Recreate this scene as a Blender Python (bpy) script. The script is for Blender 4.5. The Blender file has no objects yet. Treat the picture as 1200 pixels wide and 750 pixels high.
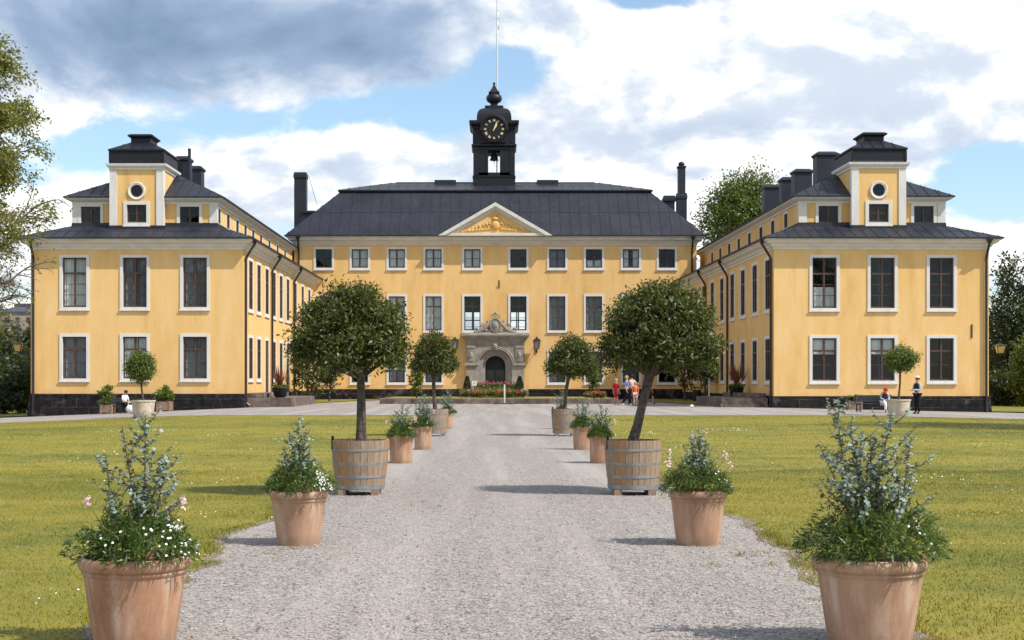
import bpy, math, random
import numpy as np
from mathutils import Vector, Matrix, noise

R = math.radians
PI = math.pi
scene = bpy.context.scene
COL = scene.collection
rng = np.random.default_rng(7)
random.seed(7)

# ------------------------------------------------------------------ camera
F = 1680.0                     # focal length in photograph pixels (1200 wide)
VX, VY, EYE = 578.0, 446.0, 1.5
cam_d = bpy.data.cameras.new('camera')
cam_d.sensor_width = 36.0
cam_d.lens = F / 1200 * 36
cam_d.shift_x = (600 - VX) / 1200
cam_d.shift_y = (VY - 375) / 1200
cam_d.clip_start = 0.1
cam_d.clip_end = 6000
cam = bpy.data.objects.new('camera', cam_d)
cam.location = (0, 0, EYE)
cam.rotation_euler = (R(90), 0, 0)
COL.objects.link(cam)
scene.camera = cam

def wx(px, Y): return (px - VX) * Y / F
def wz(py, Y): return EYE + (VY - py) * Y / F

def sstep(a, b, x):
    t = np.clip((x - a) / (b - a), 0, 1)
    return t * t * (3 - 2 * t)

def ground_h(X, Y):
    """Height of the terrain: level on the axis, falling away to both sides near the palace."""
    X = np.asarray(X, float); Y = np.asarray(Y, float)
    s = sstep(25, 66, Y)
    l = np.minimum(np.maximum(0, -X - 13.0) * 0.042, 1.4 + np.maximum(0, -X - 46) * 0.03)
    r = np.minimum(np.maximum(0, X - 15.0) * 0.022, 0.6)
    return -(l + r) * s
def gh(X, Y): return float(ground_h(X, Y))

# ------------------------------------------------------------------ nodes
def nd(nt, typ, ins=None, **at):
    n = nt.nodes.new(typ)
    for k, v in at.items(): setattr(n, k, v)
    for k, v in (ins or {}).items():
        s = n.inputs[k]
        if isinstance(v, bpy.types.NodeSocket): nt.links.new(v, s)
        else: s.default_value = v
    return n
def c4(c): return (c[0], c[1], c[2], 1.0)
def mixc(nt, fac, a, b, mode='MIX'):
    n = nt.nodes.new('ShaderNodeMix'); n.data_type = 'RGBA'; n.blend_type = mode
    for s, v in ((n.inputs[0], fac), (n.inputs[6], a), (n.inputs[7], b)):
        if isinstance(v, bpy.types.NodeSocket): nt.links.new(v, s)
        else: s.default_value = c4(v) if isinstance(v, (tuple, list)) else v
    return n.outputs[2]
def mth(nt, op, a, b=0.0, c=0.0):
    n = nt.nodes.new('ShaderNodeMath'); n.operation = op
    for s, v in zip(n.inputs, (a, b, c)):
        if isinstance(v, bpy.types.NodeSocket): nt.links.new(v, s)
        else: s.default_value = v
    return n.outputs[0]
def noise_t(nt, vec, scale, detail=4, rough=0.55, dist=0.0):
    n = nd(nt, 'ShaderNodeTexNoise', {'Scale': scale, 'Detail': detail, 'Roughness': rough, 'Distortion': dist})
    if vec is not None: nt.links.new(vec, n.inputs['Vector'])
    return n.outputs['Fac']
def remap(nt, v, a, b, c=0.0, d=1.0, smooth=False):
    n = nd(nt, 'ShaderNodeMapRange', {'From Min': a, 'From Max': b, 'To Min': c, 'To Max': d})
    n.interpolation_type = 'SMOOTHSTEP' if smooth else 'LINEAR'
    nt.links.new(v, n.inputs['Value'])
    return n.outputs['Result']
def stretch(nt, vec, s):
    n = nd(nt, 'ShaderNodeMapping', {'Scale': s}); nt.links.new(vec, n.inputs['Vector'])
    return n.outputs['Vector']
def new_mat(name):
    m = bpy.data.materials.new(name); m.use_nodes = True
    nt = m.node_tree
    return m, nt, nt.nodes['Principled BSDF'], nt.nodes['Material Output']
def bump(nt, b, height, strength=0.3, dist=0.02):
    n = nd(nt, 'ShaderNodeBump', {'Strength': strength, 'Distance': dist}); nt.links.new(height, n.inputs['Height'])
    nt.links.new(n.outputs['Normal'], b.inputs['Normal'])
def opos(nt): return nd(nt, 'ShaderNodeTexCoord').outputs['Object']
def wpos(nt): return nd(nt, 'ShaderNodeNewGeometry').outputs['Position']
def island(nt): return nd(nt, 'ShaderNodeNewGeometry').outputs['Random Per Island']

def simple(name, col, rough=0.6, var=0.12, scale=6.0, metal=0.0, bmp=0.0, per_island=0.0, spec=0.5):
    m, nt, b, o = new_mat(name)
    p = opos(nt)
    f = noise_t(nt, p, scale, 5)
    lo = tuple(c * (1 - var) for c in col); hi = tuple(min(1, c * (1 + var)) for c in col)
    c = mixc(nt, remap(nt, f, 0.3, 0.7), lo, hi)
    if per_island:
        r = remap(nt, island(nt), 0, 1, 1 - per_island, 1 + per_island)
        cc = nd(nt, 'ShaderNodeCombineColor', {0: r, 1: r, 2: r}).outputs[0]
        c = mixc(nt, 1.0, c, cc, 'MULTIPLY')
    nt.links.new(c, b.inputs['Base Color'])
    b.inputs['Roughness'].default_value = rough; b.inputs['Metallic'].default_value = metal
    b.inputs['Specular IOR Level'].default_value = spec
    if bmp: bump(nt, b, f, bmp, 0.02)
    return m

def leaf_mat(name, cols, rough=0.45, trans=0.25, spec=0.5):
    """cols: list of colours picked per leaf (random per island)."""
    m, nt, b, o = new_mat(name)
    ramp = nd(nt, 'ShaderNodeValToRGB'); nt.links.new(island(nt), ramp.inputs[0])
    el = ramp.color_ramp.elements
    el[0].color = c4(cols[0]); el[1].color = c4(cols[-1])
    for i, c in enumerate(cols[1:-1]): el.new((i + 1) / (len(cols) - 1)).color = c4(c)
    nt.links.new(ramp.outputs[0], b.inputs['Base Color'])
    b.inputs['Roughness'].default_value = rough; b.inputs['Specular IOR Level'].default_value = spec
    if trans:
        t = nd(nt, 'ShaderNodeBsdfTranslucent')
        nt.links.new(mixc(nt, 0.5, ramp.outputs[0], (0.35, 0.42, 0.05), 'MIX'), t.inputs['Color'])
        mx = nd(nt, 'ShaderNodeMixShader', {0: trans})
        nt.links.new(b.outputs[0], mx.inputs[1]); nt.links.new(t.outputs[0], mx.inputs[2])
        nt.links.new(mx.outputs[0], o.inputs['Surface'])
    return m

M = {}
def build_materials():
    # ochre plaster
    m, nt, b, o = new_mat('ochre_plaster'); p = wpos(nt)
    big = noise_t(nt, p, 0.22, 5, 0.6); mid = noise_t(nt, stretch(nt, p, (1.6, 1.6, 0.35)), 0.9, 6, 0.65); fine = noise_t(nt, p, 14, 4, 0.7)
    c = mixc(nt, remap(nt, big, 0.3, 0.7), (0.70, 0.435, 0.166), (0.765, 0.505, 0.213))
    c = mixc(nt, remap(nt, mid, 0.50, 0.74, 0, 0.65), c, (0.80, 0.575, 0.31))
    c = mixc(nt, remap(nt, mid, 0.48, 0.28, 0, 0.7), c, (0.60, 0.345, 0.125))
    # damp, salt-worn foot of the wall
    z = nd(nt, 'ShaderNodeSeparateXYZ', {0: p}).outputs['Z']
    foot = mth(nt, 'MULTIPLY', remap(nt, z, 1.5, 0.75, 0, 1, True), remap(nt, noise_t(nt, p, 1.3, 5, 0.65), 0.42, 0.66))
    c = mixc(nt, mth(nt, 'MULTIPLY', foot, 0.5), c, (0.62, 0.33, 0.13))
    strk = noise_t(nt, stretch(nt, p, (4.5, 4.5, 0.22)), 1.0, 6, 0.7)
    c = mixc(nt, mth(nt, 'MULTIPLY', remap(nt, strk, 0.54, 0.74, 0, 0.32), remap(nt, big, 0.4, 0.6)), c, (0.52, 0.33, 0.15))
    c = mixc(nt, remap(nt, fine, 0.35, 0.65, 0.0, 0.14), c, (0.62, 0.39, 0.13))
    nt.links.new(c, b.inputs['Base Color']); b.inputs['Roughness'].default_value = 0.9; b.inputs['Specular IOR Level'].default_value = 0.2
    bump(nt, b, mth(nt, 'ADD', fine, mid), 0.25, 0.03); M['plaster'] = m
    # white painted trim with grime
    m, nt, b, o = new_mat('white_trim'); p = wpos(nt)
    f = noise_t(nt, stretch(nt, p, (2, 2, 0.5)), 1.6, 6, 0.65)
    c = mixc(nt, remap(nt, f, 0.45, 0.75, 0, 0.6), (0.66, 0.64, 0.61), (0.48, 0.455, 0.42))
    nt.links.new(c, b.inputs['Base Color']); b.inputs['Roughness'].default_value = 0.75; b.inputs['Specular IOR Level'].default_value = 0.25
    bump(nt, b, noise_t(nt, p, 9, 4), 0.15, 0.02); M['white'] = m
    # grey stone-painted cornice
    m, nt, b, o = new_mat('cornice_paint'); p = wpos(nt)
    f = noise_t(nt, stretch(nt, p, (1, 1, 3)), 1.2, 6, 0.65)
    c = mixc(nt, remap(nt, f, 0.4, 0.7), (0.66, 0.62, 0.555), (0.54, 0.505, 0.45))
    nt.links.new(c, b.inputs['Base Color']); b.inputs['Roughness'].default_value = 0.8; M['cornice'] = m
    # dark painted sheet metal roof
    m, nt, b, o = new_mat('roof_metal'); p = wpos(nt)
    f = noise_t(nt, p, 0.5, 5, 0.6); g = noise_t(nt, stretch(nt, p, (3, 3, 0.6)), 1.2, 5)
    c = mixc(nt, remap(nt, f, 0.35, 0.65), (0.011, 0.0125, 0.022), (0.020, 0.022, 0.034))
    c = mixc(nt, remap(nt, g, 0.55, 0.8, 0, 0.5), c, (0.040, 0.040, 0.047))
    nt.links.new(c, b.inputs['Base Color']); nt.links.new(remap(nt, g, 0.3, 0.7, 0.42, 0.6), b.inputs['Roughness'])
    b.inputs['Specular IOR Level'].default_value = 0.36; bump(nt, b, noise_t(nt, p, 2.2, 3), 0.15, 0.05); M['roof'] = m
    M['black_metal'] = simple('black_painted_metal', (0.010, 0.0105, 0.017), 0.5, 0.25, 3, spec=0.3)
    M['pipe'] = simple('dark_drainpipe', (0.020, 0.014, 0.014), 0.4, 0.2, 3)
    # rough dark plinth stone
    m, nt, b, o = new_mat('plinth_stone'); p = wpos(nt)
    br = nd(nt, 'ShaderNodeTexBrick', {'Scale': 1.0, 'Brick Width': 1.35, 'Row Height': 0.46, 'Mortar Size': 0.018, 'Color1': (1, 1, 1, 1), 'Color2': (0.55, 0.55, 0.55, 1), 'Mortar': (1.0, 1.0, 1.0, 1)})
    sx = nd(nt, 'ShaderNodeSeparateXYZ', {0: p})
    uv = nd(nt, 'ShaderNodeCombineXYZ', {0: mth(nt, 'ADD', sx.outputs[0], sx.outputs[1]), 1: sx.outputs[2]})
    nt.links.new(uv.outputs[0], br.inputs['Vector'])
    f = noise_t(nt, p, 2.6, 7, 0.7)
    c = mixc(nt, remap(nt, f, 0.35, 0.72), (0.005, 0.005, 0.007), (0.032, 0.027, 0.027))
    c = mixc(nt, remap(nt, noise_t(nt, p, 1.1, 6, 0.7), 0.55, 0.66, 0, 0.7), c, (0.12, 0.10, 0.095))
    c = mixc(nt, 0.4, c, br.outputs['Color'], 'MULTIPLY')
    c = mixc(nt, mth(nt, 'MULTIPLY', br.outputs['Fac'], remap(nt, noise_t(nt, p, 1.7, 5, 0.7), 0.45, 0.65)), c, (0.085, 0.072, 0.066))
    nt.links.new(c, b.inputs['Base Color']); b.inputs['Roughness'].default_value = 0.9; b.inputs['Specular IOR Level'].default_value = 0.15
    bump(nt, b, mth(nt, 'ADD', f, br.outputs['Color']), 0.7, 0.06); M['plinth'] = m
    # brownish granite for steps and kerbs
    m, nt, b, o = new_mat('worn_granite'); p = wpos(nt)
    f = noise_t(nt, p, 3.0, 7, 0.7); 
    br = nd(nt, 'ShaderNodeTexBrick', {'Scale': 1.0, 'Brick Width': 1.1, 'Row Height': 0.6, 'Mortar Size': 0.014, 'Color1': (1, 1, 1, 1), 'Color2': (0.42, 0.36, 0.34, 1), 'Mortar': (0.16, 0.14, 0.13, 1)})
    sx = nd(nt, 'ShaderNodeSeparateXYZ', {0: p})
    uv = nd(nt, 'ShaderNodeCombineXYZ', {0: mth(nt, 'ADD', sx.outputs[0], sx.outputs[1]), 1: mth(nt, 'ADD', sx.outputs[2], 0.05)})
    nt.links.new(uv.outputs[0], br.inputs['Vector'])
    c = mixc(nt, remap(nt, f, 0.35, 0.68), (0.085, 0.062, 0.052), (0.27, 0.215, 0.18))
    c = mixc(nt, 0.7, c, br.outputs['Color'], 'MULTIPLY')
    nt.links.new(c, b.inputs['Base Color']); b.inputs['Roughness'].default_value = 0.85
    bump(nt, b, f, 0.6, 0.05); M['granite'] = m
    M['portal'] = simple('grey_brown_sandstone', (0.275, 0.247, 0.212), 0.85, 0.25, 2.2, bmp=0.4)
    M['sash'] = simple('brown_window_paint', (0.070, 0.034, 0.021), 0.5, 0.25, 5)
    M['sash_dark'] = simple('dark_window_paint', (0.022, 0.018, 0.018), 0.45, 0.2, 5)
    M['curtain'] = simple('white_curtain_cloth', (0.70, 0.70, 0.69), 0.9, 0.06, 4)
    M['curtain_dim'] = simple('grey_net_curtain', (0.20, 0.20, 0.225), 0.9, 0.1, 4)
    M['dark_void'] = simple('dark_room', (0.02, 0.02, 0.022), 0.9, 0.2, 1)
    # window glass: mirror-like film over clear
    m, nt, b, o = new_mat('window_glass')
    fr = nd(nt, 'ShaderNodeFresnel', {'IOR': 1.5})
    gl = nd(nt, 'ShaderNodeBsdfGlossy', {'Roughness': 0.02, 'Color': (0.9, 0.95, 1, 1)})
    wob = nd(nt, 'ShaderNodeBump', {'Strength': 0.12, 'Distance': 0.02}); nt.links.new(noise_t(nt, wpos(nt), 1.7, 2), wob.inputs['Height'])
    nt.links.new(wob.outputs[0], gl.inputs['Normal'])
    tr = nd(nt, 'ShaderNodeBsdfTransparent', {'Color': (0.86, 0.90, 0.90, 1)})
    mx = nd(nt, 'ShaderNodeMixShader'); nt.links.new(mth(nt, 'ADD', mth(nt, 'MULTIPLY', fr.outputs[0], 0.55), 0.008), mx.inputs[0])
    nt.links.new(tr.outputs[0], mx.inputs[1]); nt.links.new(gl.outputs[0], mx.inputs[2]); nt.links.new(mx.outputs[0], o.inputs['Surface'])
    M['glass'] = m
    M['gold'] = simple('gilt', (0.80, 0.66, 0.34), 0.4, 0.1, 8)
    M['relief'] = simple('gilded_plaster_relief', (0.60, 0.36, 0.095), 0.7, 0.25, 4)
    # terracotta
    m, nt, b, o = new_mat('terracotta'); p = opos(nt)
    oi = nd(nt, 'ShaderNodeObjectInfo').outputs['Random']
    sh = nd(nt, 'ShaderNodeVectorMath', {0: p, 1: nd(nt, 'ShaderNodeCombineXYZ', {0: mth(nt, 'MULTIPLY', oi, 37.0), 1: mth(nt, 'MULTIPLY', oi, 11.0), 2: oi}).outputs[0]}, operation='ADD').outputs[0]
    f = noise_t(nt, stretch(nt, sh, (1.5, 1.5, 0.7)), 3.2, 7, 0.6); g = noise_t(nt, sh, 34, 5, 0.7); h = noise_t(nt, stretch(nt, sh, (5, 5, 0.8)), 2.2, 5, 0.6)
    c = mixc(nt, remap(nt, f, 0.34, 0.66), (0.285, 0.142, 0.082), (0.43, 0.245, 0.150))
    c = mixc(nt, mth(nt, 'MULTIPLY', mth(nt, 'FRACT', mth(nt, 'MULTIPLY', oi, 13.7)), 0.36), c, (0.46, 0.335, 0.25))
    c = mixc(nt, remap(nt, h, 0.50, 0.70, 0, 0.7), c, (0.55, 0.42, 0.325))
    c = mixc(nt, remap(nt, h, 0.46, 0.30, 0, 0.5), c, (0.22, 0.115, 0.075))
    c = mixc(nt, remap(nt, g, 0.58, 0.72, 0, 0.25), c, (0.62, 0.48, 0.38))
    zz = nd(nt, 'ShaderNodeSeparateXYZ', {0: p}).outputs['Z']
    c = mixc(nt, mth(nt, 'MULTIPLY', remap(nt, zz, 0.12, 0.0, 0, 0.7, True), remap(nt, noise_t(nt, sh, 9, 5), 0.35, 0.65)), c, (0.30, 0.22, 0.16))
    nt.links.new(c, b.inputs['Base Color']); b.inputs['Roughness'].default_value = 0.85; b.inputs['Specular IOR Level'].default_value = 0.25
    bump(nt, b, mth(nt, 'ADD', g, f), 0.25, 0.01); M['terracotta'] = m
    # oak staves
    m, nt, b, o = new_mat('weathered_oak'); p = opos(nt); r = island(nt)
    sh = nd(nt, 'ShaderNodeVectorMath', {0: p, 1: nd(nt, 'ShaderNodeCombineXYZ', {0: mth(nt, 'MULTIPLY', r, 9.0), 2: mth(nt, 'MULTIPLY', r, 5.0)}).outputs[0]}, operation='ADD').outputs[0]
    f = noise_t(nt, stretch(nt, sh, (14, 14, 1.3)), 2.6, 6, 0.65, 0.6)
    c = mixc(nt, remap(nt, f, 0.3, 0.7), (0.150, 0.088, 0.050), (0.44, 0.305, 0.19))
    c = mixc(nt, remap(nt, r, 0, 1, 0.0, 0.75), c, (0.30, 0.24, 0.19))
    c = mixc(nt, remap(nt, mth(nt, 'FRACT', mth(nt, 'MULTIPLY', r, 7.3)), 0.5, 1.0, 0.0, 0.75), c, (0.40, 0.20, 0.08))
    c = mixc(nt, remap(nt, noise_t(nt, sh, 3.1, 5), 0.56, 0.75, 0, 0.6), c, (0.12, 0.085, 0.06))
    nt.links.new(c, b.inputs['Base Color']); b.inputs['Roughness'].default_value = 0.8; b.inputs['Specular IOR Level'].default_value = 0.25
    bump(nt, b, f, 0.5, 0.008); M['oak'] = m
    M['hoop'] = simple('galvanised_iron', (0.26, 0.27, 0.285), 0.55, 0.3, 7, metal=0.5)
    M['soil'] = simple('dark_soil', (0.035, 0.024, 0.017), 0.95, 0.4, 20, bmp=0.6)
    M['bark'] = simple('grey_brown_bark', (0.075, 0.058, 0.048), 0.9, 0.65, 16, bmp=1.0)
    M['bark_pale'] = simple('pale_bark', (0.16, 0.125, 0.10), 0.9, 0.35, 6, bmp=0.6)
    M['stem'] = simple('reddish_stem', (0.17, 0.085, 0.045), 0.7, 0.3, 9)
    M['stem_green'] = simple('green_stem', (0.08, 0.12, 0.03), 0.6, 0.3, 9)
    M['laurel'] = leaf_mat('laurel_leaves', [(0.020, 0.031, 0.007), (0.040, 0.056, 0.012), (0.072, 0.088, 0.017), (0.135, 0.128, 0.030)], 0.46, 0.16, 0.36)
    M['laurel_light'] = leaf_mat('light_green_leaves', [(0.06, 0.095, 0.016), (0.09, 0.135, 0.02), (0.14, 0.18, 0.03)], 0.4, 0.28)
    M['euca'] = leaf_mat('silver_blue_leaves', [(0.115, 0.17, 0.135), (0.19, 0.26, 0.225), (0.28, 0.36, 0.335), (0.17, 0.215, 0.145)], 0.6, 0.2)
    M['euca_dry'] = leaf_mat('brownish_leaves', [(0.17, 0.125, 0.10), (0.22, 0.17, 0.14), (0.16, 0.165, 0.14)], 0.6, 0.15)
    M['under'] = leaf_mat('lush_green_leaves', [(0.028, 0.062, 0.016), (0.05, 0.098, 0.022), (0.085, 0.14, 0.03), (0.14, 0.19, 0.04)], 0.45, 0.25)
    M['strap'] = leaf_mat('grass_green_leaves', [(0.08, 0.14, 0.025), (0.13, 0.19, 0.035)], 0.45, 0.3)
    M['petal'] = leaf_mat('white_petals', [(0.75, 0.75, 0.72), (0.82, 0.82, 0.80)], 0.6, 0.0)
    M['petal_pink'] = leaf_mat('pale_pink_petals', [(0.70, 0.40, 0.40), (0.78, 0.66, 0.62)], 0.6, 0.0)
    M['petal_red'] = leaf_mat('red_petals', [(0.30, 0.010, 0.03), (0.40, 0.025, 0.025), (0.46, 0.09, 0.02)], 0.6, 0.0)
    M['petal_rose'] = leaf_mat('rose_red_petals', [(0.26, 0.012, 0.05), (0.33, 0.02, 0.06)], 0.6, 0.0)
    M['red_strap'] = leaf_mat('dark_red_leaves', [(0.16, 0.03, 0.025), (0.24, 0.06, 0.04)], 0.45, 0.15)
    M['tree_dark'] = leaf_mat('dark_tree_leaves', [(0.012, 0.022, 0.010), (0.022, 0.038, 0.013), (0.036, 0.056, 0.018)], 0.5, 0.15)
    M['tree_mid'] = leaf_mat('green_tree_leaves', [(0.055, 0.085, 0.020), (0.09, 0.125, 0.027), (0.14, 0.175, 0.038)], 0.45, 0.3)
    M['tree_left'] = leaf_mat('thin_green_leaves', [(0.07, 0.095, 0.018), (0.12, 0.145, 0.026), (0.17, 0.18, 0.035), (0.30, 0.24, 0.03)], 0.45, 0.35)
    # lawn and grass (same world-space colour pattern for the sheet and its blades)
    def lawn(name, blades):
        m, nt, b, o = new_mat(name); p = wpos(nt)
        a = noise_t(nt, stretch(nt, p, (0.6, 1, 1)), 0.16, 5, 0.6); d = noise_t(nt, p, 1.1, 5, 0.65)
        c = mixc(nt, remap(nt, a, 0.34, 0.56), (0.122, 0.138, 0.016), (0.252, 0.218, 0.027))
        c = mixc(nt, remap(nt, d, 0.50, 0.70, 0, 0.75), c, (0.30, 0.245, 0.055))
        c = mixc(nt, remap(nt, d, 0.46, 0.30, 0, 0.75), c, (0.088, 0.120, 0.025))
        if blades:
            r = remap(nt, island(nt), 0, 1, 0.78, 1.34)
            c = mixc(nt, 1.0, c, nd(nt, 'ShaderNodeCombineColor', {0: r, 1: r, 2: r}).outputs[0], 'MULTIPLY')
            c = mixc(nt, remap(nt, island(nt), 0.93, 0.95, 0, 0.6), c, (0.36, 0.30, 0.11))
        else:
            f = noise_t(nt, p, 30, 4, 0.75)
            c = mixc(nt, remap(nt, f, 0.35, 0.65, 0.3, 0.0), c, (0.10, 0.09, 0.025))
            bump(nt, b, mth(nt, 'ADD', f, noise_t(nt, p, 8, 3)), 0.5, 0.05)
        nt.links.new(c, b.inputs['Base Color']); b.inputs['Roughness'].default_value = 0.7; b.inputs['Specular IOR Level'].default_value = 0.2
        return m
    M['lawn'] = lawn('lawn_turf', False); M['blades'] = lawn('grass_blades', True)
    M['clover'] = leaf_mat('clover_white', [(0.62, 0.62, 0.55), (0.75, 0.75, 0.70)], 0.7, 0.0)
    # gravel
    m, nt, b, o = new_mat('gravel'); p = wpos(nt)
    v1 = nd(nt, 'ShaderNodeTexVoronoi', {'Vector': p, 'Scale': 52.0}); v2 = nd(nt, 'ShaderNodeTexVoronoi', {'Vector': p, 'Scale': 22.0})
    s1 = nd(nt, 'ShaderNodeSeparateColor', {0: v1.outputs['Color']}); s2 = nd(nt, 'ShaderNodeSeparateColor', {0: v2.outputs['Color']})
    c = mixc(nt, s1.outputs[0], (0.222, 0.196, 0.176), (0.362, 0.325, 0.296))
    c = mixc(nt, remap(nt, s1.outputs[1], 0.82, 0.86, 0, 0.8), c, (0.09, 0.082, 0.085))
    c = mixc(nt, remap(nt, s2.outputs[0], 0.90, 0.93, 0, 0.5), c, (0.45, 0.42, 0.40))
    c = mixc(nt, remap(nt, s2.outputs[1], 0.93, 0.95, 0, 0.7), c, (0.15, 0.13, 0.125))
    L = noise_t(nt, stretch(nt, p, (1.5, 0.07, 1)), 0.9, 5, 0.6)
    c = mixc(nt, remap(nt, L, 0.46, 0.62, 0, 0.50), c, (0.40, 0.36, 0.33))
    c = mixc(nt, remap(nt, noise_t(nt, p, 1.4, 6, 0.7), 0.56, 0.74, 0, 0.45), c, (0.20, 0.178, 0.170))
    nt.links.new(c, b.inputs['Base Color']); b.inputs['Roughness'].default_value = 0.9; b.inputs['Specular IOR Level'].default_value = 0.2
    bump(nt, b, mth(nt, 'ADD', v1.outputs['Distance'], v2.outputs['Distance']), 0.55, 0.02); M['gravel'] = m
    M['stones'] = leaf_mat('gravel_stones', [(0.13, 0.115, 0.11), (0.26, 0.235, 0.225), (0.33, 0.30, 0.285), (0.29, 0.25, 0.23), (0.38, 0.35, 0.33)], 0.85, 0.0, 0.25)
    M['dirt'] = simple('trodden_soil_edge', (0.17, 0.125, 0.085), 0.95, 0.35, 7, bmp=0.5)
    M['hill'] = simple('wooded_hill', (0.035, 0.05, 0.03), 0.95, 0.5, 0.08)
    M['city_wall'] = simple('pale_brick_facade', (0.36, 0.27, 0.23), 0.9, 0.15, 0.2)
    M['city_roof'] = simple('far_roof', (0.06, 0.065, 0.09), 0.8, 0.15, 0.2)
    M['city_window'] = simple('far_window', (0.05, 0.06, 0.08), 0.3, 0.1, 1)
    # people and small things
    M['skin'] = simple('skin', (0.52, 0.32, 0.23), 0.6, 0.06, 9)
    for k, c in dict(hair_dark=(0.03, 0.018, 0.012), hair_fair=(0.42, 0.30, 0.16), hair_red=(0.55, 0.03, 0.015), cloth_white=(0.74, 0.74, 0.74), cloth_navy=(0.018, 0.022, 0.04),
                     cloth_grey=(0.36, 0.40, 0.46), cloth_red=(0.42, 0.012, 0.02), cloth_blue=(0.10, 0.20, 0.48), cloth_orange=(0.75, 0.17, 0.05), cloth_pink=(0.72, 0.42, 0.40),
                     cloth_black=(0.012, 0.012, 0.015), cloth_maroon=(0.20, 0.012, 0.02), shoe_red=(0.40, 0.02, 0.02), eye=(0.01, 0.01, 0.01), straw=(0.72, 0.64, 0.50)).items():
        M[k] = simple(k, c, 0.8, 0.12, 14, spec=0.2)
    M['lantern_glass'] = simple('amber_lantern_glass', (0.50, 0.36, 0.10), 0.25, 0.1, 4)
    M['lantern_clear'] = simple('grey_lantern_glass', (0.20, 0.20, 0.18), 0.2, 0.2, 4)
    M['planter'] = simple('pale_painted_planter', (0.50, 0.43, 0.34), 0.75, 0.2, 5)
    M['box_planter'] = simple('weathered_planter_boards', (0.26, 0.17, 0.115), 0.8, 0.25, 7)
    M['bench'] = simple('dark_bench_paint', (0.022, 0.024, 0.030), 0.5, 0.2, 5)
    M['glass_door'] = simple('teal_glass', (0.03, 0.048, 0.05), 0.12, 0.5, 1.5)
    M['post_white'] = simple('weathered_white_paint', (0.55, 0.55, 0.54), 0.6, 0.1, 6)
    M['paper'] = simple('white_enamel', (0.82, 0.82, 0.82), 0.5, 0.04, 4)
build_materials()

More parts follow.
